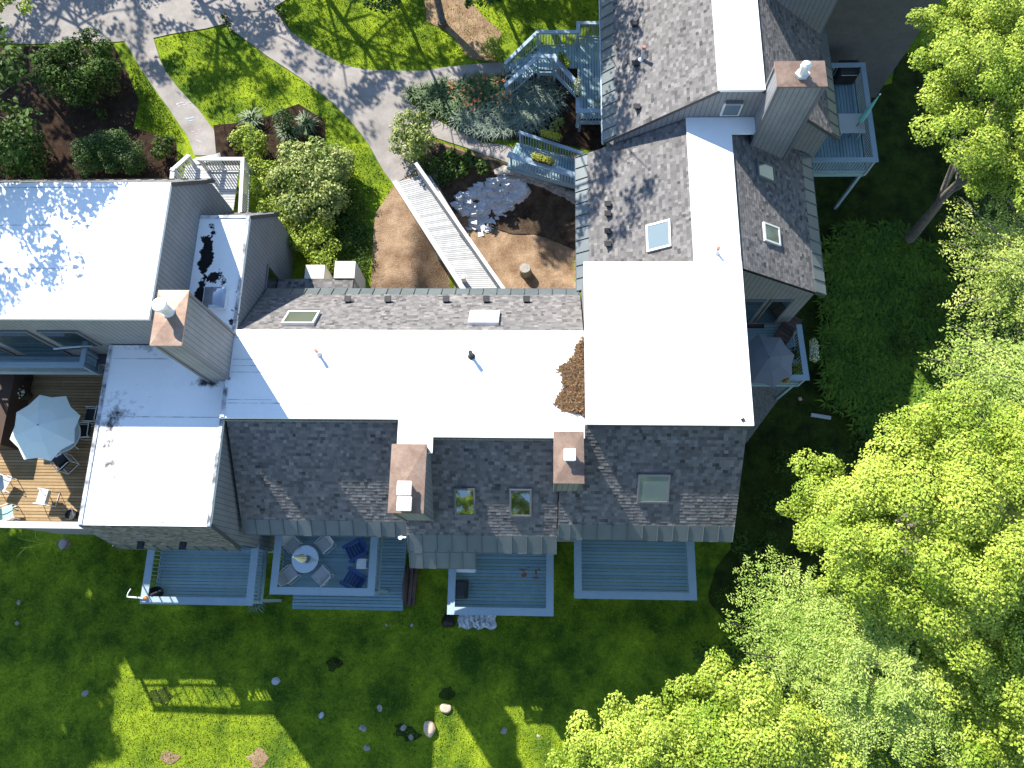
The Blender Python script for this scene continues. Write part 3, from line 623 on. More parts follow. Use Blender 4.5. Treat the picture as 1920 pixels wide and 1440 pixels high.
# cedar roof deck at the west
cz = 4.4; wd = thing('roof_deck', 'sunny tan cedar deck at the left edge with a wide grey rail', 'deck', (-20, 5, cz))
yS = P(80, 984, cz+1).y
b = MB(); boards(b, -22.6, -16.4, yS+.1, 9.0, cz, .045, .13); b.build('floor', 'cedar', wd)
b = MB(); b.box(-22.55, -16.42, yS+.15, 9.0, LAWN, cz-.06); b.build('storey_wall', 'wall', wd)
railing(wd, [(-22.2, yS), (-16.5, yS)], cz, 1., .26, 'railpale', .42)
b = MB(); b.box(-22.3, -21.45, 5.6, 8.9, cz, cz+1.1); o = b.build('screen_wall', 'timber', wd)
# balcony above it
bz = 6.3; bl_ = thing('balcony', 'shaded navy-grey balcony on the upper wall above the cedar deck', 'balcony', (-21, 7.5, bz))
yB = P(100, 684, bz+1).y; xB = P(152, 690, bz+1).x
b = MB(); boards(b, -22.5, xB, yB+.05, 9.05, bz); b.build('floor', 'deck', bl_)
b = MB(); b.box(-22.5, xB+.02, yB, yB+.05, bz-.3, bz-.02); b.box(xB+.02, xB+.07, yB, 9.05, bz-.3, bz-.02); b.build('rim_joist', 'rail', bl_)
railing(bl_, [(-22.5, yB), (xB, yB), (xB, 9.0)], bz, 1., .2, 'rail', .13)
b = MB(); b.box(xB+.08, -16.42, yB+.3, 9.05, bz-2., bz+.15); b.build('side_panel', 'wall', bl_)
# northwest entry landing with stair
ez = 3.5; en = thing('entry_stair', 'weathered grey landing and stair at the end of the chalked path', 'stair', tuple(P(400, 330, ez)))
def PX(z, *pp): return [(P(a, c_, z).x, P(a, c_, z).y) for a, c_ in pp]
c_ = PX(ez, (338, 345), (350, 312), (372, 305), (395, 318), (448, 318), (432, 405), (395, 400), (385, 345))
b = MB(); b.prism(c_[::-1] if False else c_, ez-.08, ez); bm_ = b
b = MB()
x0, x1 = min(p[0] for p in c_), max(p[0] for p in c_); y0, y1 = min(p[1] for p in c_), max(p[1] for p in c_)
boards(b, x0+.1, x1, y0, y1-.15, ez, .05, .14); b.build('floor', 'ramp', en)
b = MB()
for k in range(3):
    p = P(385, 292+6*k, 3.0); b.obox((p.x, p.y, 2.75+.2*k), (1.3, .32, .06), .25, k*.3)
b.build('step', 'ramp', en)
zc = ez+1.0
railing(en, PX(zc, (322, 338), (324, 318), (342, 280)), ez, 1., .2, 'railpale', .13, z_list=[ez, ez, 2.95])
railing(en, PX(zc, (450, 400), (455, 298), (372, 298), (394, 280)), ez, 1., .17, 'railpale', .13, z_list=[ez, ez, ez, 2.95])
# ramp over the hollow
rz = 2.75; rp = thing('ramp', 'long weathered board ramp crossing the brown hollow', 'ramp', tuple(P(840, 430, rz)))
A0, A1 = P(740, 342, rz), P(872, 548, rz+.25); B0, B1 = P(800, 325, rz), P(940, 548, rz+.25)
b = MB(); n = 62
for k in range(n):
    t0, t1 = k/n+.0015, (k+1)/n-.0015; z0 = rz+.25*t0
    q = [A0.lerp(A1, t0), B0.lerp(B1, t0), B0.lerp(B1, t1), A0.lerp(A1, t1)]; b.solid([v-Vector((0, 0, .05)) for v in q], q, U(0, 1))
b.build('floor', 'ramp', rp)
b = MB(); b.beam(A0+Vector((0, 0, .06)), A1+Vector((0, 0, .06)), .22, .1, .5); b.beam(A0-Vector((.06, 0, .17)), A1-Vector((.06, 0, .17)), .07, .26, .1); b.beam(B0-Vector((-.06, 0, .17)), B1-Vector((-.06, 0, .17)), .07, .26, .1); b.build('kerb_rail', 'railpale', rp)
R0, R1 = P(781, 308, rz+1), P(943, 540, rz+1.25)
railing(rp, [(R0.x, R0.y), ((R0.x+R1.x)/2, (R0.y+R1.y)/2), (R1.x, R1.y)], rz, 1., .16, 'railpale', .12, z_list=[rz, rz+.12, rz+.25])
b = MB(); p = P(870, 527, rz+.3); b.box(p.x-.08, p.x+.08, p.y-.08, p.y+.08, 1.2, rz+.75); b.build('end_post', 'railpale', rp)
for t in (.3, .6, .9):
    for e0, e1 in ((A0, A1), (B0, B1)):
        p = e0.lerp(e1, t); b = MB(); b.box(p.x-.07, p.x+.07, p.y-.07, p.y+.07, G(p.x, p.y)-.3, p.z-.2); b.build('support_post', 'rail', rp)
# footbridge to the east house
fz = 2.9; fb = thing('footbridge', 'short blue-grey footbridge with a yellow flower box on its rail', 'bridge', tuple(P(1020, 300, fz)))
q0, q1, q2, q3 = P(968, 268, fz), P(1095, 302, fz), P(1095, 352, fz), P(950, 312, fz)
b = MB(); n = 26
for k in range(n):
    t0, t1 = k/n+.003, (k+1)/n-.003; q = [q3.lerp(q2, t0), q3.lerp(q2, t1), q0.lerp(q1, t1), q0.lerp(q1, t0)]; b.solid([v-Vector((0, 0, .05)) for v in q], q, U(0, 1))
b.build('floor', 'deck', fb)
railing(fb, PX(fz+1, (975, 248), (1092, 287)), fz, 1., .14, 'rail', .13); railing(fb, PX(fz+1, (958, 291), (1092, 333)), fz, 1., .3, 'rail', .13)
b = MB(); b.beam(q3-Vector((0, 0, .16)), q2-Vector((0, 0, .16)), .08, .24); b.beam(q0-Vector((0, 0, .16)), q1-Vector((0, 0, .16)), .08, .24); b.build('rim_joist', 'deck', fb)
# entry deck of the northeast house
kz = 3.7; nd = thing('entry_deck', 'blue-grey entry deck with bent stair rails and planters beside the northeastern house', 'deck', tuple(P(1090, 140, kz)))
fl = PX(kz, (1082, 72), (1142, 72), (1142, 222), (1084, 222))
b = MB(); x0 = fl[0][0]; boards(b, x0, 3.05, fl[2][1], fl[0][1], kz, along='y', wd=.13)
fl2 = PX(kz, (1010, 88), (1082, 88), (1082, 172), (1030, 128), (1010, 128)); boards(b, fl2[0][0], x0-.01, PX(kz, (1040, 128))[0][1], fl2[0][1], kz, along='y', wd=.13); b.build('floor', 'deck', nd)
b = MB()
for k in range(6):
    p0, p1 = P(1006-11*k, 92+5.5*k, kz-.17*k), P(1006-11*k, 132+5.5*k, kz-.17*k); b.beam((p0.x, p0.y, kz-.17*(k+1)), (p1.x, p1.y, kz-.17*(k+1)), .32, .06, k*.15)
b.build('step', 'deck', nd)
k1 = kz+1
railing(nd, PX(k1, (1138, 43), (1084, 43), (1084, 60), (1008, 60), (948, 90)), kz, 1., .17, 'rail', .13, z_list=[kz, kz, kz, kz, 2.75])
railing(nd, PX(k1, (948, 134), (1008, 106), (1038, 106), (1084, 160), (1084, 208), (1136, 208)), kz, 1., .22, 'rail', .13, z_list=[2.75, kz, kz, kz, kz, kz])
supports(nd, PX(kz, (1088, 220), (1135, 220), (1010, 128), (1040, 130)), 2., kz-.05)
b = MB(); e = PX(kz, (1008, 134), (1040, 134), (1086, 182), (1086, 226), (1142, 226))
for i in range(4): b.beam((*e[i], kz-.16), (*e[i+1], kz-.16), .05, .24)
b.build('rim_joist', 'deck', nd)
# east deck with grey umbrella
oz = 2.3; ed = thing('deck', 'shaded blue deck behind the broad white roof holding a grey umbrella', 'deck', tuple(P(1450, 650, oz)))
e0 = P(1512, 708, oz+1); 
b = MB(); boards(b, 7.32, e0.x, e0.y, 12.0, oz); b.build('floor', 'deck', ed); b = MB(); rim(b, 7.4, e0.x+.03, e0.y-.03, 11.9, oz-.3, oz-.03, .05); b.build('rim_joist', 'deck', ed)
railing(ed, [(7.4, e0.y), (e0.x, e0.y), (e0.x-.1, 11.5)], oz, 1., .24, 'rail', .13); supports(ed, [(e0.x-.1, e0.y+.1), (7.6, e0.y+.1)], LAWN, oz-.25)
# northeast upper deck
qz = 4.2; qd = thing('deck', 'upper deck with square table beside the wide copper chimney', 'deck', tuple(P(1590, 220, qz)))
g0, g1 = P(1532, 300, qz+1), P(1641, 293, qz+1); gN = P(1608, 122, qz+1).y; xw = 11.0
b = MB(); boards(b, xw, g1.x-.03, g0.y, gN, qz, along='y'); b.build('floor', 'deck', qd); b = MB(); rim(b, xw, g1.x, g0.y-.02, gN, qz-.3, qz-.04, .05); b.box(xw, g1.x, gN, gN+.05, qz-.3, qz-.04); b.build('rim_joist', 'deck', qd)
railing(qd, [(xw, g0.y), (g1.x, g0.y), (g1.x, gN), (11.8, gN)], qz, 1., .22, 'rail', .13); supports(qd, [(g1.x-.1, g0.y+.1), (g1.x-.1, gN-.1), (11.1, g0.y+.1)], -1, qz-.2)

# ================================================================== VEGETATION
def np_mesh(name, V, Fq, tone, m, parent=None, nv=4):
    me = bpy.data.meshes.new(name); n = len(V); k = len(Fq)
    if parent is not None: V = V - np.array(root_of(parent).location)
    me.vertices.add(n); me.vertices.foreach_set('co', V.astype(np.float32).ravel())
    me.loops.add(k*nv); me.loops.foreach_set('vertex_index', Fq.astype(np.int32).ravel())
    me.polygons.add(k); me.polygons.foreach_set('loop_start', np.arange(0, k*nv, nv, dtype=np.int32))
    me.update(calc_edges=True)
    a = me.attributes.new('tone', 'FLOAT', 'FACE'); a.data.foreach_set('value', tone.astype(np.float32))
    me.materials.append(MAT[m]); o = bpy.data.objects.new(name, me); C.objects.link(o)
    if parent is not None: o.parent = parent
    return o
def unit(a): return a/np.maximum(np.linalg.norm(a, axis=1, keepdims=True), 1e-9)
def leaf_quads(c, nrm, L, W, fold=.25):
    n = len(c); t = unit(np.cross(nrm, RNG.normal(size=(n, 3)))); b = np.cross(nrm, t)
    L = L[:, None]; W = W[:, None]
    return np.stack([c-t*L*.5, c-b*W*.5+nrm*W*fold, c+t*L*.5, c+b*W*.5+nrm*W*fold], 1).reshape(-1, 3)
def crown_leaves(lobes, per_m2, size, up=.5, ragged=.16, inner=.25, aspect=.6, flat_bottom=True):
    """leaf faces through the shells of a set of lobes: (x, y, z, rx, ry, rz)"""
    Cs, Ns, Ts = [], [], []
    for (x, y, z, rx, ry, rz) in lobes:
        area = 4*math.pi*((rx*ry)**1.6+(rx*rz)**1.6+(ry*rz)**1.6)**(1/1.6)/3**(1/1.6)
        n = max(12, int(area*per_m2)); d = unit(RNG.normal(size=(n, 3)))
        if flat_bottom: d[:, 2] = np.where(d[:, 2] < -.35, -d[:, 2]*.9, d[:, 2])
        d = unit(d)
        # bumpy shell: a few random directions push out small leaf masses
        k = unit(RNG.normal(size=(14, 3))); dots = d @ k.T; bump = (np.clip((dots-.80)/.2, 0, 1)**1.2).max(1)
        r = .80+.22*bump+RNG.normal(size=n)*ragged*.55
        ins = RNG.random(n) < inner; r = np.where(ins, RNG.uniform(.35, .85, n), r)
        Cs.append(np.array([x, y, z])+d*r[:, None]*np.array([rx, ry, rz]))
        Ns.append(unit(d*.75+np.array([0, 0, up])+RNG.normal(size=(n, 3))*.42))
        Ts.append(np.clip(.45+.22*RNG.normal(size=n)+RNG.normal()*.13+.12*bump, 0, 1))
    c, nr, t = np.concatenate(Cs), np.concatenate(Ns), np.concatenate(Ts)
    s = size*RNG.uniform(.65, 1.3, len(c))
    return leaf_quads(c, nr, s, s*aspect), t
def leaves(name, lobes, per_m2, size, m, parent=None, **k):
    V, t = crown_leaves(lobes, per_m2, size, **k)
    return np_mesh(name, V, np.arange(len(V)).reshape(-1, 4), t, m, parent)
def spray_leaves(origin, tips, n_tw, leaf, m, name, parent, droop=.1, pinn=.55, dens=1., spread=.8):
    """feathery branches: leaves set in two ranks along twigs that leave each limb"""
    V = []; T = []; tw = MB()
    for tip in tips:
        a = np.array(origin, float)+(np.array(tip)-np.array(origin))*.15; b = np.array(tip, float); ax = b-a; L = np.linalg.norm(ax); ax /= L
        side = np.cross(ax, [0, 0, 1]); side /= np.linalg.norm(side)
        for k in range(n_tw):
            f = (k+.5)/n_tw; s = 1 if k % 2 else -1; base = a+ax*L*f+np.array([0, 0, -droop*L*f*f])
            ln = pinn*L*(1.05-f)*RNG.uniform(.6, 1.1)+.35; dr = ax*.75+side*s*spread+RNG.normal(size=3)*.18; dr /= np.linalg.norm(dr)
            nl = max(4, int(ln/leaf*2.6*dens)); u = (np.arange(nl)+.5)/nl
            ctr = base+dr*(u*ln)[:, None]+np.array([0, 0, -1])*(droop*ln*u**2)[:, None]
            sd = np.cross(dr, [0, 0, 1]); sd /= max(1e-6, np.linalg.norm(sd))
            sg = np.where(np.arange(nl) % 2, 1, -1)[:, None]; ctr = ctr+sd*sg*leaf*.45+RNG.normal(size=(nl, 3))*leaf*.22
            t = unit(dr*.55+sd*sg+RNG.normal(size=(nl, 3))*.25); nr = unit(np.array([0, 0, 1.])+RNG.normal(size=(nl, 3))*.58); bb = unit(np.cross(nr, t))
            Ls = (leaf*RNG.uniform(.8, 1.25, nl))[:, None]; Ws = Ls*.42
            V.append(np.stack([ctr-t*Ls*.5, ctr-bb*Ws*.5, ctr+t*Ls*.5, ctr+bb*Ws*.5], 1).reshape(-1, 3)); T.append(np.clip(.5+.2*RNG.normal(size=nl)+RNG.normal()*.12, 0, 1))
    V = np.concatenate(V); T = np.concatenate(T)
    return np_mesh(name, V, np.arange(len(V)).reshape(-1, 4), T, m, parent)
def trunk_limbs(parent, base, top, r0, lobes, nl=10, name='trunk', m='bark', lo=3):
    b = MB(); base, top = Vector(base), Vector(top); pts = [base.lerp(top, k/6)+Vector((U(-.08, .08), U(-.08, .08), 0))*k/3 for k in range(7)]
    b.tube([base-Vector((0, 0, .3)), base+Vector((0, 0, .25))], r0*1.5, 12, r2=r0*1.08); b.tube(pts, r0, 12, r2=r0*.35)
    o = b.build(name, m, parent, smooth=True)
    if lobes:
        l = MB(); ls = sorted(lobes, key=lambda q: -q[3])[:nl]
        for q in ls:
            s = pts[random.randint(lo, 6)]; e = Vector(q[:3]); mid = s.lerp(e, .5)+Vector((U(-.3, .3), U(-.3, .3), -.3)); l.tube([s, mid, e], r0*.35, 7, r2=r0*.08)
        l.build('limbs', m, parent, smooth=True)
    return o
def px_lobes(pix, z, flat=.7, jz=.5):
    """lobes from photo outline circles (px, py, r_px[, dz]) of a crown whose lobes sit near height z"""
    out = []
    for q in pix:
        zz = z+(q[3] if len(q) > 3 else 0)+U(-jz, jz); p = P(q[0], q[1], zz); r = q[2]*(HC-zz)/F*1.0
        out.append((p.x, p.y, zz, r*U(.9, 1.1), r*U(.9, 1.1), r*flat))
    return out
def sub_lobes(lobes, n, f=(.35, .55)):
    """break each big lobe into smaller leaf masses over its surface"""
    out = []
    for (x, y, z, rx, ry, rz) in lobes:
        for _ in range(n):
            d = RNG.normal(size=3); d /= np.linalg.norm(d); d[2] = abs(d[2])*1.1-.15; k = U(*f); q = U(.55, .85)
            out.append((x+d[0]*rx*q, y+d[1]*ry*q, z+d[2]*rz*q, rx*k, ry*k, rx*k*.62))
    return out
def tree(label, pix, z, base, m, size=.2, per=42, r0=.22, subs=7, group='tall trees on the east side', flat=.6, cat='tree', jz=1.0, name='broadleaf_tree', inner=.2, sf=(.3, .5), top=None, **k):
    big = px_lobes(pix, z, flat, jz); t = thing(name, label, cat, base, group)
    leaves('crown', sub_lobes(big, subs, sf), per, size, m, t, inner=inner, **k)
    cx = sum(q[0] for q in big)/len(big); cy = sum(q[1] for q in big)/len(big)
    trunk_limbs(t, base, top or (cx, cy, z-1.8), r0, big, 12); return t
def gnd(px, py): p = GP(px, py); return (p.x, p.y, p.z)
# ---- trees on the east side
pb = GP(1700, 452); zt = pb.z
for _ in range(30):
    q = P(1812, 322, zt); zt += .5*((q.x-pb.x)*2.2-(0 if True else 0)) if abs(q.x-pb.x) > .01 else 0
    zt = min(max(zt, 3), 14)
tree('tall maple in the upper right corner with a bare leaning trunk', [(1800, 60, 90), (1790, 170, 75), (1880, 60, 110), (1870, 200, 95), (1800, 260, 78, -.6), (1775, 195, 58), (1860, 310, 75, -1), (1930, 330, 80, -1), (1950, 180, 130, .5), (1990, 40, 150, 0), (1730, 30, 40, -.5), (1735, 100, 40, -.6), (1755, 205, 45, -.8), (2050, 250, 150), (1840, 110, 90, .6), (1820, 330, 55, -1), (1900, 120, 90, 1), (1760, 120, 60, -.2), (1890, 260, 90, .3), (1745, 60, 45, -.6)], 10.5, tuple(pb), 'maple', .095, 180, .27, 7, top=(P(1812, 322, 8.)[0], P(1812, 322, 8.)[1], 8.5))
def conifer_like(label, origin_px, zo, tips, base, m, leaf, n_tw, nm, group, **k):
    t = thing(nm, label, 'tree', base, group); o = P(*origin_px, zo)
    spray_leaves(tuple(o), [tuple(P(a, b_, z_)) for a, b_, z_ in tips], n_tw, leaf, m, 'crown', t, **k)
    trunk_limbs(t, base, tuple(o), .2, None); l = MB()
    for a, b_, z_ in tips:
        e = P(a, b_, z_-.15); l.tube([o-Vector((0, 0, .5)), o.lerp(e, .5), e], .06, 6, r2=.012)
    l.build('limbs', 'bark', t); return t
GR = 'tall trees on the east side'
conifer_like('feathery yellow-green hemlock at the right edge below the corner maple', (1960, 520), 9.5, [(1800, 370, 8.8), (1780, 455, 8.6), (1800, 500, 9), (1790, 575, 8.7), (1850, 420, 9.4), (1860, 555, 9.3), (1880, 350, 9), (1930, 380, 9.4), (1840, 610, 8.8), (1900, 640, 8.6), (1960, 660, 9), (2080, 420, 9), (2100, 560, 9), (1785, 410, 8), (1815, 540, 8), (1870, 480, 10), (1930, 590, 9.4)], gnd(1880, 540), 'hemlock', .12, 28, 'hemlock_tree', GR, pinn=.42, droop=.12, dens=1.25)
conifer_like('grey-green ash with pale bare twigs at the right edge between hemlock and big maple', (1975, 720), 9, [(1740, 672, 8), (1775, 700, 8.4), (1785, 610, 8.2), (1800, 650, 8.6), (1790, 745, 8.2), (1850, 640, 8.8), (1870, 760, 8.9), (1770, 650, 7.6), (1830, 790, 8), (1920, 800, 9), (1910, 660, 9), (1760, 740, 7.4), (1850, 700, 9.2), (2060, 800, 9), (2060, 650, 9)], gnd(1850, 690), 'ash', .12, 26, 'ash_tree', GR, pinn=.36, droop=.08, dens=1.3)
tree('broad sunlit maple with the biggest rounded crown on the right', [(1540, 915, 62, -1.2), (1530, 1000, 58, -1.2), (1620, 930, 85), (1700, 850, 88), (1790, 800, 80), (1870, 830, 95), (1690, 980, 115, .8), (1800, 930, 120, 1), (1900, 980, 120, .6), (1600, 1030, 80), (1760, 1080, 120, .6), (1880, 1120, 110, .2), (1960, 880, 120), (1990, 1080, 140), (1660, 1110, 75, -.3), (1500, 960, 40, -1.6), (1740, 760, 35, -1), (1590, 1085, 65), (1700, 1180, 75, .2), (1800, 1175, 85, .2), (1650, 905, 60), (1575, 970, 58, -.4), (1830, 1050, 110, 1.2), (1700, 1050, 95, .9), (1620, 1000, 70, .3), (1930, 1180, 90), (1850, 900, 90, .9)], 10.5, gnd(1640, 1010), 'maple', .09, 190, .26, 7)
tree('yellow-green maple with sunlit rounded clumps along the bottom edge', [(1165, 1330, 38, -1.2), (1110, 1410, 62, -1.2), (1070, 1430, 40, -1.6), (1230, 1400, 75), (1300, 1310, 58, -.4), (1350, 1280, 50, -.5), (1340, 1390, 88, .6), (1440, 1360, 88, .5), (1430, 1450, 100, .6), (1270, 1470, 90), (1170, 1480, 80), (1530, 1430, 85), (1480, 1300, 55, -.2), (1350, 1530, 130), (1250, 1450, 80, .4), (1400, 1310, 60), (1190, 1400, 55), (1480, 1400, 80, .5), (1390, 1440, 80, .8), (1290, 1370, 60, .3), (1130, 1450, 60, -.6)], 10, gnd(1330, 1400), 'maple', .09, 185, .24, 7)
t5 = thing('ash_tree', 'pale silvery-green ash with fine feathery leaves between the two sunlit maples', 'tree', gnd(1560, 1190), GR); oo = P(1640, 1260, 10.5)
tips = [(1368, 1165, 9), (1385, 1110, 8.4), (1395, 1060, 8.2), (1440, 1040, 8.6), (1400, 1225, 9), (1430, 1130, 9.4), (1480, 1080, 9.4), (1500, 1170, 10), (1450, 1250, 9.6), (1530, 1240, 10.4), (1570, 1120, 10), (1480, 1210, 10.2), (1540, 1320, 10.2), (1620, 1380, 10.2), (1700, 1350, 10.2), (1760, 1290, 10), (1600, 1430, 10), (1720, 1430, 10), (1780, 1380, 9.8), (1650, 1170, 10.2), (1700, 1230, 10.5), (1820, 1440, 9.8), (1560, 1390, 10.2), (1600, 1220, 10.9), (1580, 1290, 10.8), (1680, 1310, 10.8), (1440, 1180, 9.4), (1500, 1270, 10)]
spray_leaves(tuple(oo), [tuple(P(*q)) for q in tips], 36, .095, 'ash', 'crown', t5, pinn=.40, droop=.06, dens=1.3)
leaves('inner_foliage', sub_lobes(px_lobes([(1480, 1130, 60), (1450, 1200, 55), (1560, 1200, 80), (1560, 1300, 80), (1640, 1370, 80), (1700, 1300, 80)], 8.8, .5), 6), 70, .09, 'ash', t5, aspect=.45)
trunk_limbs(t5, gnd(1560, 1190), (oo.x, oo.y, oo.z-1.5), .22, px_lobes([(q[0], q[1], 30) for q in tips[::2]], 9.4), 14)
tree('dark-gapped maple in the lower right corner', [(1850, 1250, 60), (1790, 1230, 50, .4), (1900, 1210, 65), (1880, 1330, 60), (1800, 1320, 45, -.3), (1930, 1400, 70, -.3), (1870, 1440, 55, -.5), (1760, 1190, 45, .6), (1980, 1300, 120), (1960, 1500, 120), (1850, 1390, 70), (1910, 1270, 80, .4), (1820, 1420, 60), (1840, 1290, 70, .3), (1780, 1290, 50)], 9.5, gnd(1790, 1270), 'maple', .095, 160, .22, 7)
# bare pale twigs at the right edge
# ---- understory; larger dark lobes added to darken the lit gaps between crowns
leaves('understory_gap_fill', [(P(x, y, .6).x, P(x, y, .6).y, G(P(x, y, .6).x, P(x, y, .6).y)+.35, r, r, .5) for x, y, r in ((1400, 1010, .5), (1420, 1040, .6), (1455, 1010, .5), (1390, 1220, .6), (1330, 1230, .5), (1490, 860, .7), (1700, 640, .8), (1750, 560, .9), (1640, 830, .8), (1570, 860, .9), (1800, 340, .6), (1460, 940, .7))]+[(P(x, y, 3.).x, P(x, y, 3.).y, G(P(x, y, 3.).x, P(x, y, 3.).y)+1.6, 1.5, 1.5, 1.4) for x, y in ((1700, 1180), (1720, 1080), (1650, 1080), (1600, 1150), (1790, 1190), (1500, 1330), (1580, 1340), (1690, 1400), (1830, 1300), (1480, 1250), (1850, 420), (1870, 640), (1900, 740), (1840, 300), (1880, 150), (1780, 1420), (1640, 1250), (1850, 1180), (1900, 1400), (1900, 540), (1820, 120), (1900, 40))], 45, .15, 'darkleaf'); tag(bpy.context.scene.objects['understory_gap_fill'], 'dark low undergrowth with added gap-darkening lobes below the sunlit trees', 'undergrowth', kind='stuff')
V, T = [], []
for k in range(1500):
    px, py = RNG.uniform(1540, 1800), RNG.uniform(430, 900)
    if ((px-1655-(py-600)*.1)/125)**2+((py-620)/190)**2 > 1.0+RNG.normal()*.25: continue
    p = np.array(GP(px, py)); n = 12
    for j in range(n):
        a = 2*math.pi*(j+RNG.random())/n; L = RNG.uniform(.35, .7); d = np.array([math.cos(a), math.sin(a), 0]); s = np.array([-d[1], d[0], 0])
        m1 = p+d*L*.5+np.array([0, 0, .42]); e = p+d*L+np.array([0, 0, .3]); w_ = .055
        V += [p+np.array([0, 0, .1]), m1-s*w_, e, m1+s*w_]; T.append(RNG.uniform(.1, .9))
V = np.array(V); tag(np_mesh('ferns', V, np.arange(len(V)).reshape(-1, 4), np.array(T), 'fern'), 'dense bed of ferns in the shade east of the house', 'ferns', kind='stuff')
b = MB(); q = P(1532, 770, .3); e = P(1570, 776, .3); b.beam((q.x, q.y, G(q.x, q.y)+.06), (e.x, e.y, G(e.x, e.y)+.06), .16, .1); tag(b.build('plank', 'railpale'), 'pale weathered plank lying in the dark grass east of the gravel', 'plank')
# ---- shrubs
def shrub(label, circ, h, m, size=.12, per=70, subs=8, name='shrub', flat=.75, group=None, sf=(.3, .5), **k):
    c0 = GP(circ[0][0], circ[0][1]); t = thing(name, label, 'shrub', tuple(c0), group); L = []
    for (px, py, r) in circ:
        zz = G(c0.x, c0.y)+h*.55; p = P(px, py, zz); rr = r*(HC-zz)/F; L.append((p.x, p.y, zz, rr*.95, rr*.95, h*.45))
    leaves('foliage', sub_lobes(L, subs, sf)+[(x, y, z-.1, rx*.9, ry*.9, rz*.85) for x, y, z, rx, ry, rz in L], per, size, m, t, flat_bottom=False, **k)
    b = MB()
    for q in L:
        for j in range(3): b.tube([(c0.x+U(-.1, .1), c0.y+U(-.1, .1), c0.z-.1), (q[0]+U(-.3, .3), q[1]+U(-.3, .3), q[2])], .035, 6, r2=.012)
    b.build('stem', 'bark', t); return t
SG = 'shrubs in the north garden'
shrub('big dark rhododendron in the mulch bed near the upper left path', [(120, 110, 55), (170, 100, 55), (190, 140, 45), (105, 150, 50), (145, 165, 50), (90, 125, 40)], 2.3, 'darkleaf', .15, 60, 9, 'rhododendron', group=SG)
shrub('dark loose rhododendron at the left edge above the white roof', [(30, 255, 45), (60, 275, 40), (20, 300, 45), (60, 310, 30), (-20, 270, 50)], 2.0, 'darkleaf', .14, 58, 8, 'rhododendron', group=SG)
shrub('smooth domed dark green yew beside the white roof edge', [(180, 285, 48), (225, 285, 50), (205, 275, 48), (250, 300, 34), (165, 300, 34)], 1.7, 'yewleaf', .08, 190, 10, 'yew_bush', group=SG, ragged=.05)
shrub('small leafy green shrub left of the chalked path end', [(307, 270, 24), (300, 285, 18)], 1.0, 'darkleaf', .13, 75, 8, group=SG)
shrub('tiny low green shrub in the mulch below the big rhododendron', [(190, 214, 14)], .5, 'darkleaf', .1, 90, 6, group=SG)
shrub('bright yellow-green rounded shrub right of the entry landing', [(460, 255, 30), (475, 280, 30), (445, 265, 20), (485, 265, 22)], 1.4, 'brightleaf', .12, 75, 8, group=SG)
shrub('large pale rhododendron with yellowish leaf tips right of the landing', [(555, 300, 45), (600, 290, 45), (620, 330, 42), (580, 350, 58), (540, 345, 46), (605, 385, 42), (555, 390, 42), (640, 300, 30), (630, 365, 34)], 2.2, 'paleleaf', .15, 62, 9, 'rhododendron', group=SG)
shrub('clipped dark conical evergreen beside the pale rhododendron', [(531, 222, 24)], 1.7, 'yewleaf', .09, 130, 8, 'cone_bush', group=SG, ragged=.05)
shrub('yellowish leafy shrub at the fork of the path by the ramp', [(760, 235, 36), (785, 260, 36), (750, 265, 28), (770, 285, 26), (790, 230, 24)], 1.7, 'paleleaf', .13, 75, 9, group=SG)
shrub('light green sapling shrub left of the entry deck stair', [(925, 80, 20), (930, 98, 18), (915, 95, 14)], 1.2, 'brightleaf', .12, 70, 8, group=SG)
shrub('bright green hedge running down beside the small grey gable', [(530, 380, 34), (570, 440, 45), (600, 460, 42), (545, 410, 38), (600, 420, 40), (478, 318, 28), (492, 355, 32), (508, 395, 32), (505, 320, 26), (610, 490, 30)], 1.4, 'brightleaf', .12, 75, 9, 'hedge', group=SG)
shrub('dark upright bush marking the corner of the asphalt and the path', [(424, 38, 11)], 1.0, 'darkleaf', .1, 110, 6, group=SG)
shrub('dark narrow bush with a yellow tip at the top edge by the path', [(524, 18, 11), (531, 30, 9)], 1.3, 'darkleaf', .1, 110, 6, group=SG)
shrub('low broad-leaved hostas on the slope above the white rocks', [(850, 295, 22), (880, 300, 24), (905, 315, 18), (865, 320, 16)], .5, 'darkleaf', .17, 60, 6, 'hosta_clump', group=SG)
shrub('small loose yellow-flowered shrub behind the footbridge rail', [(1040, 240, 14), (1050, 228, 12)], .8, 'paleleaf', .1, 70, 6, group=SG)
leaves('ground_cover', [(p.x, p.y, p.z+.12, .5, .5, .2) for p in (GP(650+U(-45, 45)-(y-400)*.05, y) for y in np.linspace(385, 530, 26))]+[(p.x, p.y, p.z+.15, .45, .45, .22) for p in (GP(U(455, 690), U(330, 520)) for _ in range(46)) if p.x > -10.9 or p.y > 16.6]+[(p.x, p.y, p.z+.1, .4, .4, .2) for p in (GP(U(795, 850), U(300, 350)) for _ in range(14))], 80, .1, 'darkleaf')
tag(SC.objects['ground_cover'], 'low dark green ground cover between the ramp hollow and the hedge', 'ground cover', kind='stuff')
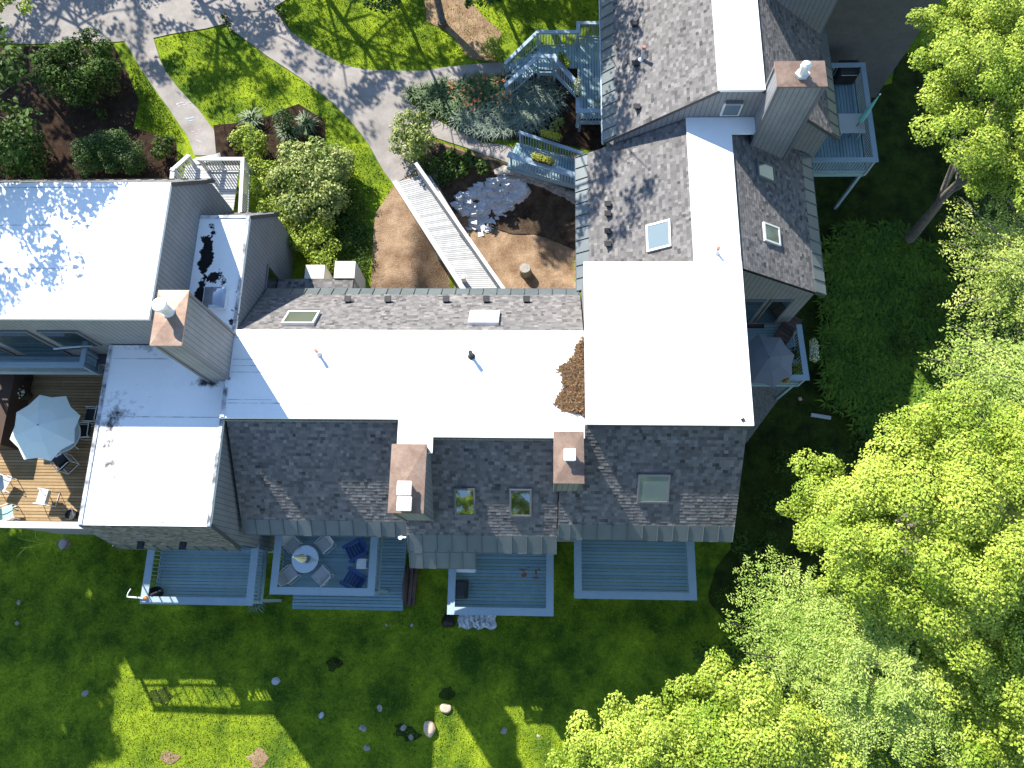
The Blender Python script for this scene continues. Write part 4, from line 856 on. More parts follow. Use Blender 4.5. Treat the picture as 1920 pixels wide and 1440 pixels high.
def straps(name, spots, n, L, wd, m, tip=.25, parent=None):
    V, T = [], []
    for (px, py) in spots:
        p = np.array(GP(px, py, .02))
        for j in range(n):
            a = RNG.uniform(0, 2*math.pi); l = L*RNG.uniform(.6, 1.15); d = np.array([math.cos(a), math.sin(a), 0]); s = np.array([-d[1], d[0], 0])*wd
            up = np.array([0, 0, 1.]); q = [p+d*.03, p+d*l*.35+up*l*.62, p+d*l*.78+up*l*.60, p+d*l*1.05+up*l*.32]; w_ = [.8, 1, .75, .08]
            for i in range(3): V += [q[i]-s*w_[i], q[i]+s*w_[i], q[i+1]+s*w_[i+1], q[i+1]-s*w_[i+1]]; T.append(min(1, max(0, RNG.normal(.45, .22))))
    V = np.array(V); return np_mesh(name, V, np.arange(len(V)).reshape(-1, 4), np.array(T), m, parent)
def inpoly(x, y, q):
    c = False
    for i in range(len(q)):
        a, b_ = q[i-1], q[i]
        if (a[1] > y) != (b_[1] > y) and x < (b_[0]-a[0])*(y-a[1])/(b_[1]-a[1])+a[0]: c = not c
    return c
def scatter(poly, n):
    xs = [p[0] for p in poly]; ys = [p[1] for p in poly]; o = []
    while len(o) < n:
        x, y = U(min(xs), max(xs)), U(min(ys), max(ys))
        if inpoly(x, y, poly): o.append((x, y))
    return o
LB = [(768, 178), (830, 158), (945, 150), (965, 170), (960, 215), (900, 235), (850, 225), (800, 208)]
tag(straps('daylilies', scatter(LB, 170), 16, .62, .018, 'lily'), 'green strap-leaved daylilies with orange blooms in the triangular bed', 'daylilies', kind='stuff')
tag(straps('silver_grass', scatter([(960, 165), (1035, 160), (1050, 200), (1000, 255), (900, 258), (850, 232), (930, 215)], 120), 22, .75, .014, 'silver'), 'silvery striped ornamental grass in front of the entry deck', 'ornamental grass', kind='stuff')
b = MB()
for (px, py) in scatter([(840, 165), (945, 152), (960, 205), (880, 225), (840, 195)], 75):
    p = GP(px, py); z = p.z+U(.55, .8)
    for j in range(5):
        a = j*1.257+U(-.2, .2); d = Vector((math.cos(a), math.sin(a), 0)); s = Vector((-d.y, d.x, 0)); c_ = Vector((p.x, p.y, z)); r = U(.05, .085)
        b.face([c_, c_+d*r*.6-s*r*.35+Vector((0, 0, .03)), c_+d*r, c_+d*r*.6+s*r*.35+Vector((0, 0, .03))], U(0, 1))
tag(b.build('daylily_blooms', 'orange'), 'orange daylily blooms scattered over the green bed', 'flowers', kind='stuff')
for (px, py, lb) in ((478, 232, 'spiky sword-leaved plant left of the clipped cone'), (583, 240, 'spiky sword-leaved plant right of the clipped cone'), (548, 255, 'dark spiky plant just below the clipped cone')):
    t = thing('spiky_plant', lb, 'plant', gnd(px, py), 'spiky plants around the cone'); straps('leaf_blades', [(px+U(-6, 6), py+U(-5, 5)) for _ in range(4)], 24, .75, .02, 'lily', parent=t)
t = thing('grass_tuft', 'bright tuft of grass in the gap between two south decks', 'plant', gnd(487, 1125)); straps('leaf_blades', [(480, 1128), (487, 1122), (494, 1130), (484, 1135)], 16, .45, .014, 'silver', parent=t)
t = thing('grass_tuft', 'two long yellow stray grass leaves below the cedar deck rail', 'plant', gnd(75, 1022)); straps('leaf_blades', [(72, 1026), (78, 1018)], 3, 1.0, .02, 'brightleaf', parent=t)
# ---- grass blades over the lawns
def field(name, poly, n, lab, hgt=(.03, .08), world=None):
    P0 = []
    xs = [p[0] for p in poly]; ys = [p[1] for p in poly]
    px = RNG.uniform(min(xs), max(xs), n*2); py = RNG.uniform(min(ys), max(ys), n*2); keep = []
    inside = np.zeros(n*2, bool)
    q = poly
    for i in range(len(q)):
        a, b_ = q[i-1], q[i]; cond = (a[1] > py) != (b_[1] > py)
        with np.errstate(divide='ignore', invalid='ignore'): xi = (b_[0]-a[0])*(py-a[1])/((b_[1]-a[1]) or 1e-9)+a[0]
        inside ^= cond & (px < xi)
    px, py = px[inside][:n], py[inside][:n]
    for x, y in zip(px, py): P0.append(GP(x, y, -.005))
    B = np.array(P0); k = len(B); a = RNG.uniform(0, 2*math.pi, k); d = np.stack([np.cos(a), np.sin(a), 0*a], 1); s = np.stack([-np.sin(a), np.cos(a), 0*a], 1)
    h = RNG.uniform(*hgt, k)[:, None]; w_ = RNG.uniform(.012, .03, k)[:, None]; up = np.array([0, 0, 1.])
    V = np.stack([B-s*w_, B+s*w_, B+d*h*.7+up*h+s*w_*.3, B+d*h*.7+up*h-s*w_*.3], 1).reshape(-1, 3)
    tag(np_mesh(name, V, np.arange(len(V)).reshape(-1, 4), np.clip(RNG.normal(.45, .25, k), 0, 1), 'blade'), lab, 'grass', kind='stuff')
field('lawn_grass', [(-20, 1020), (260, 1030), (300, 1145), (540, 1145), (740, 1150), (1060, 1135), (1310, 1135), (1380, 1080), (1380, 1300), (1060, 1460), (-20, 1460)], 34000, 'short green grass of the south lawn')
field('lawn_grass', [(290, 75), (415, 50), (500, 110), (568, 155), (620, 196), (700, 300), (735, 350), (690, 420), (690, 520), (640, 520), (640, 330), (600, 220), (560, 190), (470, 220), (410, 235), (372, 200), (330, 150)], 13000, 'short green grass between the two garden paths')
field('lawn_grass', [(520, -5), (1130, -5), (1130, 50), (1005, 55), (940, 85), (860, 122), (700, 130), (640, 116), (550, 58)], 11000, 'short green grass at the top edge beside the entry deck')
field('lawn_grass', [(235, 100), (280, 156), (318, 212), (350, 270), (300, 262), (255, 235), (262, 180)], 3500, 'short green grass left of the chalked path')
# ---- trees standing north and west, mostly outside the picture, that dapple the roofs and paths
def shade_tree(label, x, y, ztop, r, n, m='darkleaf', leaf=.3, base=None, per=9, trunk=.22, gaps=None):
    g = G(x, y); t = thing('broadleaf_tree', label, 'tree', base or (x, y, g), 'trees north and west of the houses'); big = []
    for k in range(n):
        a = U(0, 6.28); q = r*math.sqrt(random.random()); zz = ztop-U(0, 1)**1.2*r*1.3; big.append((x+q*math.cos(a), y+q*math.sin(a), zz, U(.7, 1.25), U(.7, 1.25), U(.4, .7)))
    leaves('crown', sub_lobes(big, 4, (.35, .6)), per, leaf, m, t, inner=.4); trunk_limbs(t, base or (x, y, g), (x, y, ztop-r*.5), trunk, big, 14); return t
bt = GP(830, 47)
shade_tree('grey-trunked tree rooted in bare soil at the top edge', -6.0, 31.3, 13.5, 3.9, 60, base=tuple(bt), trunk=.2, leaf=.24, per=22)
shade_tree('leafy tree beyond the top edge left of the bare-soil trunk', -14.5, 34.5, 12.5, 3.6, 26, leaf=.26, per=12)
shade_tree('leafy tree beyond the top edge over the fork of the asphalt', -20.5, 33.5, 12.0, 4.2, 30, leaf=.26, per=12)
shade_tree('leafy tree beyond the upper left corner over the asphalt', -30.0, 36.5, 12.0, 4.5, 34, leaf=.26, per=13)
shade_tree('leafy tree beyond the left edge shading the high white roof', -21.6, 16.6, 14.6, 3.7, 34, base=(-27.5, 20, 2.6), leaf=.22, per=15)
shade_tree('second leafy tree beyond the left edge over the mulch bed', -30.5, 30.0, 11.5, 4.0, 30, leaf=.28, per=14)
shade_tree('broad tree beyond the left edge nearest the cedar deck', -31.4, 9.0, 11.5, 2.8, 60, leaf=.32, per=38)
shade_tree('broad tree beyond the left edge over the lower lawn', -32.6, 5.0, 11.5, 3.2, 60, leaf=.32, per=38)
shade_tree('broad tree beyond the left edge level with the high roof', -30.9, 13.4, 11.5, 3.0, 60, leaf=.32, per=38)
shade_tree('broad tree beyond the lower left corner', -35.5, 5.0, 13.5, 4.0, 60, leaf=.34, per=30)
shade_tree('dense tree beyond the top edge behind the entry deck', -4.2, 37.5, 13.0, 3.8, 46, leaf=.3, per=20)
shade_tree('leafy tree beyond the top edge whose shade falls on the taupe slope', -2.9, 24.9, 15.0, 2.7, 17, base=(-1, 32, 2.6), leaf=.24, per=12)
shade_tree('leafy tree beyond the top edge near the entry deck', -.6, 29.0, 13.5, 2.6, 16, base=(0, 34, 2.6), leaf=.24, per=12)
for x_, y_, l_ in ((-9, -27, 'dark woodland tree far below the bottom edge, westernmost'), (-1, -30, 'dark woodland tree far below the bottom edge, middle'), (7, -27, 'dark woodland tree far below the bottom edge, easternmost')):
    shade_tree(l_, x_, y_, 23, 8., 70, m='brightleaf', leaf=.6, per=7)
# foliage of the corner tree that reaches into the picture
t = thing('broadleaf_tree', 'sunlit leafy branch poking into the upper left corner', 'tree', (-33, 33, 2.6), 'trees north and west of the houses')
leaves('crown', sub_lobes(px_lobes([(10, 8, 30), (50, 10, 22), (-30, -10, 50)], 8.0, .6), 6), 60, .17, 'brightleaf', t); trunk_limbs(t, (-33, 33, 2.6), (-24, 24, 7.8), .18, None)
for lab, pix in (('dark low foliage hanging in at the top edge left of the trunk', [(690, 8, 24), (720, 12, 26), (745, 2, 24), (665, 0, 14)]), ('dark small foliage at the top edge right of the trunk', [(885, 8, 15), (915, 5, 22), (935, -10, 20)])):
    t = thing('broadleaf_tree', lab, 'tree', gnd(pix[1][0], -60), 'trees north and west of the houses'); big = px_lobes(pix, 7.0, .6); leaves('crown', sub_lobes(big, 6), 55, .16, 'darkleaf', t); trunk_limbs(t, gnd(pix[1][0], -60), (big[1][0], big[1][1]+1, 6.5), .12, big, 3)

# ================================================================== ROCKS, ROOF LITTER, GARDEN ITEMS
def rock(name, label, px, py, r, m, h=.5, seed=1, group=None, cat='rock', sx=1., rz=0., off=0., parent=None):
    bm = bmesh.new(); bmesh.ops.create_icosphere(bm, subdivisions=3, radius=1); rr = random.Random(seed); pl = []
    for _ in range(9):
        d = Vector((rr.gauss(0, 1), rr.gauss(0, 1), rr.gauss(0, 1))).normalized(); pl.append((d, rr.uniform(.6, .92)))
    for v in bm.verts:
        for d, k in pl:
            e = v.co.dot(d)-k
            if e > 0: v.co -= d*e*.85
        v.co *= 1+.03*math.sin(v.co.x*9+seed)*math.cos(v.co.y*8)
    R = Matrix.Rotation(rz, 3, 'Z')
    for v in bm.verts: v.co = R @ Vector((v.co.x*r*sx, v.co.y*r, v.co.z*r*h))
    me = bpy.data.meshes.new(name); bm.to_mesh(me); bm.free(); me.materials.append(MAT[m]); o = bpy.data.objects.new(name, me); C.objects.link(o)
    p = GP(px, py, off); o.location = (p.x, p.y, p.z+r*h*.45)
    if parent is not None: o.parent = parent; o.location = o.location-root_of(parent).location
    else: tag(o, label, cat, group)
    return o
rock('boulder', 'tan boulder on the lawn at the edge of the sunlit patch', 806, 1366, .36, 'tanstone', .6, 4, sx=.75, rz=.4, cat='boulder')
rock('boulder', 'small tan stone at the tip of the sunlit patch', 836, 1327, .22, 'tanstone', .6, 8, sx=1.2, cat='boulder')
LS = 'pale stones scattered on the south lawn'
for i, (px, py, r, lb) in enumerate(((518, 1277, .17, 'white jagged stone in the middle of the shaded lawn'), (602, 1341, .12, 'white stone right of the rail shadow on the lawn'), (712, 1328, .12, 'grey-white stone above the pair of dark patches'), (680, 1365, .16, 'grey flaky stone left of the tan boulder'), (757, 1364, .13, 'grey-white stone in the dark patch beside the tan boulder'), (770, 1382, .12, 'lower grey stone in the dark patch beside the tan boulder'), (688, 1403, .13, 'grey stone nearest the bottom edge left of the sunlit patch'), (945, 1370, .14, 'grey stone left of the sunlit strip by the bottom maple'), (35, 1130, .1, 'grey stone on the left lawn below the cedar deck'), (32, 1168, .09, 'smallest grey stone at the left edge of the lawn'), (160, 1300, .14, 'flat grey stone at the edge of the left sunlit strip'), (118, 1020, .2, 'pinkish stone below the cedar deck rail'), (1010, 1380, .08, 'small dark stone beside the sunlit strip'), (1088, 1336, .15, 'flat brown stone in front of the bottom maple'), (772, 1172, .06, 'tiny white stone near the platform'), (725, 1172, .07, 'tiny white stone below the platform corner'))):
    rock('stone', lb, px, py, r, 'paperwhite' if i in (0, 1, 14) else 'stone', .22, i+20, LS, 'stone', sx=1.25, rz=i)
# pale rock outcrop of many split slabs
MAT['ledge'] = mat('pale_ledge', (.50, .51, .52), (.78, .79, .80), noise=(3., .3, .7), rough=.85, fine=(14., .6, 1.1), bump=(12., .8, .05))
OC = [(950, 320), (972, 330), (992, 355), (985, 375), (958, 372), (945, 395), (952, 402), (935, 415), (920, 430), (895, 440), (878, 425), (885, 405), (872, 390), (850, 395), (843, 372), (862, 358), (885, 350), (905, 335)]
ro = thing('rock_outcrop', 'cracked white rock outcrop spreading down the slope by the ramp', 'rock', gnd(915, 385))
bm = bmesh.new(); k = 0
for (px, py) in scatter(OC, 210):
    r = U(.15, .36); p = GP(px, py); n = random.randint(6, 9); a0 = U(0, 6); rz_ = random.Random(k); lo, hi = [], []
    el = U(1., 1.9); rot = U(-.9, -.3); h = U(.02, .12); tl = (U(-.15, .15), U(-.15, .15))
    for j in range(n):
        t = a0+2*math.pi*j/n; q = r*U(.65, 1.1); x, y = q*el*math.cos(t), q*math.sin(t); x, y = x*math.cos(rot)-y*math.sin(rot), x*math.sin(rot)+y*math.cos(rot)
        lo.append(bm.verts.new((p.x+x-ro.location.x, p.y+y-ro.location.y, p.z-.15-ro.location.z))); hi.append(bm.verts.new((p.x+x*.8-ro.location.x, p.y+y*.8-ro.location.y, p.z+h+x*tl[0]+y*tl[1]-ro.location.z)))
    bm.faces.new(hi)
    for j in range(n): bm.faces.new((lo[j], lo[(j+1) % n], hi[(j+1) % n], hi[j]))
    k += 1
bmesh.ops.recalc_face_normals(bm, faces=bm.faces[:]); me = bpy.data.meshes.new('rock_slabs'); bm.to_mesh(me); bm.free(); me.materials.append(MAT['ledge']); o = bpy.data.objects.new('rock_slabs', me); C.objects.link(o); o.parent = ro
# dry stone wall under the footbridge
sw_ = thing('stone_wall', 'low dry stone wall curving below the footbridge', 'wall', gnd(1020, 345))
for i in range(34):
    t = (i//2)/16; px = 955+t*122; py = 322+t*46-8*math.sin(t*3.1)+(i % 2)*7; rock('wall_stone', None, px, py, U(.17, .26), 'stone', U(.5, .7), i+70, sx=U(1.1, 1.7), rz=-.35+U(-.2, .2), off=.12*(1-(i % 2)), parent=sw_)
rock('flagstone', 'flat grey slab at the foot of the footbridge rail', 940, 318, .3, 'stone', .25, 200, sx=1.4, rz=.3, cat='stone')
t = thing('tree_stump', 'mossy cut stump in the brown hollow right of the ramp', 'stump', gnd(985, 512)); b = MB(); p = GP(985, 512)
b.lathe(tuple(p), [(.36, -.2), (.31, 0), (.27, .25), (.27, .55)], 18); b.build('stump_wood', 'stump', t)
b = MB(); b.lathe((p.x, p.y, p.z+.55), [(.25, 0), (.24, .03), (.1, .035)], 18); b.build('cut_face', 'stone', t)
# leaf litter heaped against the east house wall
LT = [(1094, 632), (1083, 645), (1078, 662), (1068, 680), (1050, 688), (1046, 694), (1056, 700), (1056, 715), (1060, 728), (1052, 738), (1040, 757), (1055, 768), (1075, 772), (1096, 776), (1096, 700)]
V, T = [], []
for (px, py) in scatter(LT, 6500):
    px += RNG.normal()*2.2; py += RNG.normal()*2.2; px = min(px, 1095.5)
    e = max(0, 1-abs(px-1096)/45); p = np.array(P(px, py, 8.01+U(0, .16)*e)); 
    if p[0] > 1.58: p[0] = 1.58
    a = U(0, 6.28); L = U(.02, .07); W = L*U(.25, .6); d = np.array([math.cos(a), math.sin(a), U(-.5, .5)]); s = np.array([-math.sin(a), math.cos(a), U(-.5, .5)])
    V += [p-d*L, p-s*W, p+d*L, p+s*W]; T.append(U(0, 1)**1.3)
V = np.array(V); tag(np_mesh('leaf_litter', V, np.arange(len(V)).reshape(-1, 4), np.array(T), 'litter'), 'brown dead leaves drifted on the white roof against the taller roof', 'leaf litter', kind='stuff')
b = MB()
for (px, py) in scatter(LT, 26):
    p = P(px, py, 8.12); a = U(0, 6.28); L = U(.1, .35); b.tube([p, p+Vector((math.cos(a)*L, math.sin(a)*L, U(-.03, .06)))], .008, 5)
p = P(1040, 728, 8.05); e = P(1065, 722, 8.1); b.tube([p, p.lerp(e, .5)+Vector((0, .06, .03)), e], .01, 5)
tag(b.build('twigs', 'bark'), 'thin grey twigs lying in the brown roof leaves', 'twigs', kind='stuff')
# pots and flower boxes
def flower_box(label, c, L, rz, fl, zoff=0., n=60, nm='flower_box'):
    t = thing(nm, label, 'flower box', tuple(c)); b = MB(); b.obox((c[0], c[1], c[2]+.09), (L, .2, .18), rz); b.build('trough', 'timber', t)
    V, t_ = crown_leaves([(c[0]+math.cos(rz)*L*k, c[1]+math.sin(rz)*L*k, c[2]+.22, .2, .2, .14) for k in (-.42, -.2, 0, .2, .42)], 150, .07); np_mesh('greenery', V, np.arange(len(V)).reshape(-1, 4), t_, 'brightleaf', t)
    V, t_ = crown_leaves([(c[0]+math.cos(rz)*L*k, c[1]+math.sin(rz)*L*k, c[2]+.27, .2, .2, .13) for k in (-.4, -.2, 0, .2, .4)], 140, .06); np_mesh('blooms', V, np.arange(len(V)).reshape(-1, 4), t_, fl, t); return t
ang = math.atan2(*(lambda d: (d.y, d.x))(P(1092, 333, 3.9)-P(958, 291, 3.9)))
flower_box('yellow flower box on the wide near rail of the footbridge', P(1018, 303, fz+1.03), .95, ang, 'yellow'); flower_box('yellow-green flower box on the far rail of the footbridge', P(1033, 259, fz+1.03), .85, ang, 'yellow')
flower_box('planter of green leaves on the bent rail of the entry deck', P(1058, 118, k1+.03), .7, -.95, 'darkleaf'); flower_box('planter with reddish and white-green flowers on the inner rail of the entry deck', P(1083, 170, k1+.03), .7, 1.57, 'whitefl')
t = thing('flower_pot', 'round cream pot in the daylily bed by the stair foot', 'pot', gnd(957, 160)); p = GP(957, 160, .02); b = MB(); b.lathe(tuple(p), [(.17, 0), (.22, .4), (.25, .42), (.25, .48), (.20, .48), (.19, .38), (.02, .37)], 20); b.build('pot_body', 'pot', t)
b = MB(); b.lathe((p.x, p.y, p.z+.40), [(.19, 0), (.1, .02)], 14); b.build('soil', 'soil', t); leaves('sprout', [(p.x, p.y, p.z+.48, .14, .14, .08)], 120, .06, 'darkleaf', t)
t = thing('flower_pot', 'small green potted plant at the corner of the entry deck', 'pot', tuple(P(1122, 200, kz))); p = P(1122, 200, kz+.01); b = MB(); b.lathe(tuple(p), [(.1, 0), (.14, .25), (.12, .26)], 14); b.build('pot_body', 'pot', t); leaves('foliage', [(p.x, p.y, p.z+.4, .16, .16, .16)], 160, .08, 'brightleaf', t)
p = GP(1048, 225); b = MB(); b.lathe((p.x-1.2, p.y-.1, p.z), [(.12, 0), (.16, .2), (.1, .35)], 12); 
ob = b.build('garden_globe', 'railpale', smooth=True); tag(ob, 'pale round garden ornament among the silvery grass', 'ornament'); ob.location = (0, 0, 0)
# chalk on the path
chm = {n_: mat('chalk_'+n_, c_, rough=.95) for n_, c_ in (('pink', (.36, .26, .27)), ('blue', (.31, .35, .38)), ('white', (.36, .34, .33)))}
for n_, pts in (('white', [(333, 195), (340, 192), (346, 196), (352, 193), (336, 199)]), ('blue', [(352, 222), (360, 220), (358, 226)]), ('pink', [(362, 247), (368, 250), (374, 244), (361, 253)]), ('white', [(371, 264), (376, 266)])):
    b = MB()
    for k, (px, py) in enumerate(pts):
        p = GP(px, py, .041); b.face(blob(p.x, p.y, p.z, U(.08, .16), U(.03, .06), k+5, 12, .4))
    tag(b.build('chalk_drawing', chm[n_]), f'{n_} chalk scribble on the asphalt path at {"the upper bend" if pts[0][1] < 200 else "the landing"}', 'chalk', kind='structure')

# ================================================================== FURNITURE
def sling_chair(label, cat_group, loc, rz, sling='greysling', frame='white_metal'):
    t = thing('patio_chair', label, 'chair', loc, cat_group, rz)
    b = MB(); b.solid([(-.25, -.24, .41), (.25, -.24, .41), (.25, .22, .37), (-.25, .22, .37)], [(-.25, -.24, .425), (.25, -.24, .425), (.25, .22, .385), (-.25, .22, .385)]); b.build('seat', sling, t, local=True)
    b = MB(); b.solid([(-.25, .22, .37), (.25, .22, .37), (.25, .47, .93), (-.25, .47, .93)], [(-.25, .235, .375), (.25, .235, .375), (.25, .485, .93), (-.25, .485, .93)]); b.build('backrest', sling, t, local=True)
    for s in (-1, 1):
        x = .27*s; b = MB(); b.tube([(x, -.27, .42), (x, .22, .375), (x, .48, .95)], .016, 8); b.build('side_rail', frame, t, local=True)
        b = MB(); b.tube([(x*1.05, -.2, 0), (x*1.08, -.24, .4), (x*1.1, -.2, .62), (x*1.1, .1, .64), (x*1.05, .33, .6)], .015, 8); b.build('armrest', frame, t, local=True)
        b = MB(); b.tube([(x*1.05, -.2, .014), (x*1.05, .34, .014), (x, .30, .5)], .015, 8); b.build('leg', frame, t, local=True)
    b = MB(); b.tube([(-.27, .48, .95), (.27, .48, .95)], .016, 8); b.tube([(-.28, .34, .02), (.28, .34, .02)], .014, 8); b.build('crossbar', frame, t, local=True)
    return t
PG = 'grey sling chairs around the round glass table'
def place(px, py, z): p = P(px, py, z); return (p.x, p.y, z)
tb = P(572, 1048, ZD+.7); tb.z = ZD; ctr = tb
t = thing('patio_table', 'round glass table on the deck with four sling chairs', 'table', tuple(tb))
b = MB(); b.lathe((0, 0, .70), [(.54, 0), (.56, .012), (.54, .022)], 36); b.build('tabletop', 'tabletop', t, local=True)
b = MB(); n = 36
b.tube([(.555*math.cos(k*2*math.pi/36), .555*math.sin(k*2*math.pi/36), .705) for k in range(37)], .014, 8); b.build('rim', 'white_metal', t, local=True)
for k in range(4):
    a = k*math.pi/2; b = MB(); b.tube([(.42*math.cos(a), .42*math.sin(a), 0), (.3*math.cos(a), .3*math.sin(a), .35), (.42*math.cos(a), .42*math.sin(a), .69)], .018, 8); b.build('leg', 'white_metal', t, local=True)
def closed_umbrella(label, loc, h, m, z0, tilt=(0, 0), r=.17):
    t = thing('closed_umbrella', label, 'umbrella', loc); b = MB(); tip = Vector((tilt[0], tilt[1], h)); b.tube([(0, 0, z0), tip*1.02], .02, 8); b.build('pole', 'brown', t, local=True)
    b = MB(); i0 = 0; N = 20
    for k in range(9):
        f = k/8; c_ = tip*(.42+.56*f); rr = r*(1-f*.82)*(1 if k else .8)
        for q in range(N): b.v.append((c_.x+rr*(1+.28*(q % 2)*(1-f))*math.cos(q*2*math.pi/N), c_.y+rr*(1+.28*(q % 2)*(1-f))*math.sin(q*2*math.pi/N), c_.z))
    for k in range(8):
        for q in range(N): b.f.append((k*N+q, k*N+(q+1) % N, (k+1)*N+(q+1) % N, (k+1)*N+q)); b.t.append(q % 2)
    b.f.append(tuple(8*N+q for q in range(N))); b.t.append(.5); b.build('canopy', m, t, local=True)
    b = MB(); b.lathe(tuple(tip), [(.035, 0), (.045, .04), (.02, .09)], 10); b.build('finial', 'whitepaint', t, local=True); return t
closed_umbrella('folded cream umbrella standing through the round glass table', tuple(tb), 2.25, 'cream', 0.02)
for dx, dy, lb in ((-.66, .60, 'grey sling chair at the upper left of the round glass table'), (.66, .60, 'grey sling chair at the upper right of the round glass table'), (-.66, -.60, 'grey sling chair at the lower left of the round glass table'), (.66, -.60, 'grey sling chair at the lower right of the round glass table')):
    sling_chair(lb, PG, (tb.x+dx, tb.y+dy, ZD+.003), math.atan2(dy, dx)-math.pi/2)
def adirondack(label, loc, rz):
    t = thing('adirondack_chair', label, 'chair', loc, 'navy slatted chairs', rz)
    for k in range(5): b = MB(); b.solid([(-.26, -.4+.13*k, .36-.03*k), (.26, -.4+.13*k, .36-.03*k), (.26, -.29+.13*k, .335-.03*k), (-.26, -.29+.13*k, .335-.03*k)], [(-.26, -.4+.13*k, .38-.03*k), (.26, -.4+.13*k, .38-.03*k), (.26, -.29+.13*k, .355-.03*k), (-.26, -.29+.13*k, .355-.03*k)], U(0, 1)); b.build('seat_slat', 'navy', t, local=True)
    for k in range(5): x = -.24+.12*k; h = 1.0-.02*abs(k-2)**2; b = MB(); b.solid([(x-.05, .2, .2), (x+.05, .2, .2), (x+.055, .55, h), (x-.055, .55, h)], [(x-.05, .225, .21), (x+.05, .225, .21), (x+.055, .575, h), (x-.055, .575, h)], U(0, 1)); b.build('back_slat', 'navy', t, local=True)
    for s in (-1, 1):
        b = MB(); b.box(.33*s-.07, .33*s+.07, -.45, .35, .53, .555, .9); b.build('armrest', 'navy', t, local=True)
        for y in (-.4, .28): b = MB(); b.box(.33*s-.025, .33*s+.025, y-.05, y+.05, 0, .53); b.build('leg', 'navy', t, local=True)
    return t
adirondack('upper navy slatted chair in the corner of the deck', place(672, 1032, ZD), -1.05); adirondack('lower navy slatted chair in the corner of the deck', place(668, 1088, ZD), -2.05)
t = thing('side_table', 'white slatted side table between the two navy chairs', 'table', place(682, 1058, ZD)); b = MB()
for k in range(5): b.box(-.2, .2, -.21+.085*k, -.135+.085*k, .44, .46)
b.build('tabletop', 'whitepaint', t, local=True)
for sx in (-1, 1):
    for sy in (-1, 1): b = MB(); b.box(.17*sx-.02, .17*sx+.02, .17*sy-.02, .17*sy+.02, 0, .44); b.build('leg', 'whitepaint', t, local=True)
# grill, hood, cushion box of deck three
t = thing('covered_grill', 'dark covered grill in the left corner of the rust-marked deck', 'grill', place(865, 1105, ZD)); b = MB(); b.solid([(-.3, -.38, .05), (.3, -.38, .05), (.32, .38, .05), (-.3, .38, .05)], [(-.2, -.34, .98), (.24, -.34, 1.0), (.24, .34, 1.0), (-.2, .34, .98)]); b.build('cover', 'dark', t, local=True, bevel=.07)
for sx in (-1, 1): b = MB(); b.obox((.22*sx, 0, .06), (.06, .6, .12)); b.build('leg', 'dark', t, local=True)
b = MB(); p = P(870, 1066, ZD+.9); b.box(-.42, .42, -.13, .13, 0, .9); t = thing('storage_box', 'white storage box below the metal porch hood', 'box', (p.x, p.y, ZD)); b.build('body', 'whitepaint', t, local=True, bevel=.02); b = MB(); b.box(-.44, .44, -.15, .15, .9, .95); b.build('lid', 'whitepaint', t, local=True, bevel=.015)
# items at the lawn edge
t = thing('garbage_bag', 'black plastic bag on the grass under the rust-marked deck', 'bag', gnd(842, 1163)); rock('bag_body', None, 842, 1163, .38, 'black', .8, 300, parent=t, sx=.9)
p = GP(895, 1166); t = thing('tarp', 'crumpled white tarp on the grass under the rust-marked deck', 'tarp', tuple(p)); b = MB(); nx, ny = 22, 10; r_ = random.Random(3)
H_ = [[.12+.16*abs(math.sin(i*1.1+j*.35+r_.uniform(-.4, .4)))*math.sin(math.pi*(i+.5)/(nx+1)) for i in range(nx+1)] for j in range(ny+1)]
for j in range(ny):
    for i in range(nx): b.face([(-.85+1.7*a/nx+.04*math.sin(c_), -.28+.75*c_/ny+.05*math.sin(a*.9), H_[c_][a]) for a, c_ in ((i, j), (i+1, j), (i+1, j+1), (i, j+1))], .5)
b.build('sheet', 'tarp', t, local=True)
t = thing('brush_bundle', 'long dark brown bundle of poles lying beside the platform', 'bundle', gnd(764, 1100)); a, e = P(768, 1066, -.6), P(763, 1132, -.7)
for k in range(16):
    o_ = Vector((U(-.28, .28), U(-.25, .15), 0)); zz = U(0, .32); b = MB(); b.tube([(a.x+o_.x, a.y+o_.y, LAWN+.12+zz), ((a.x+e.x)/2+o_.x*1.1, (a.y+e.y)/2, LAWN+.16+zz), (e.x+o_.x*.9, e.y-o_.y, LAWN+.1+zz)], U(.05, .1), 7, U(0, 1)); b.build('pole', 'brown', t)
t = thing('hanger_bracket', 'white bracket pole sticking out of the deck corner over the lawn', 'bracket', place(262, 1128, ZD+1)); a, e = P(238, 1119, ZD+1.15), P(276, 1122, ZD+1.08); b = MB(); b.tube([a, e], .03, 8); b.build('arm', 'whitepaint', t); b = MB(); b.tube([a, P(240, 1112, ZD+1.2), P(245, 1104, ZD+1.2)], .022, 8); b.build('hook', 'whitepaint', t)
b = MB(); p = P(272, 1121, ZD+1.1); b.obox(p, (.16, .12, .1), .5); b.build('clamp', 'orangeplastic', t, bevel=.02)
t = thing('black_bundle', 'black covered bundle in the corner of the empty left deck', 'bundle', place(295, 1112, ZD)); p = P(298, 1112, ZD); b = MB(); b.lathe((p.x, p.y, ZD), [(.2, 0), (.27, .2), (.25, .5), (.12, .68)], 12); b.build('bag', 'black', t, bevel=.02); b = MB(); b.tube([P(282, 1116, ZD+1.06), P(303, 1107, ZD+.8)], .05, 8); b.build('strap', 'dark', t); 
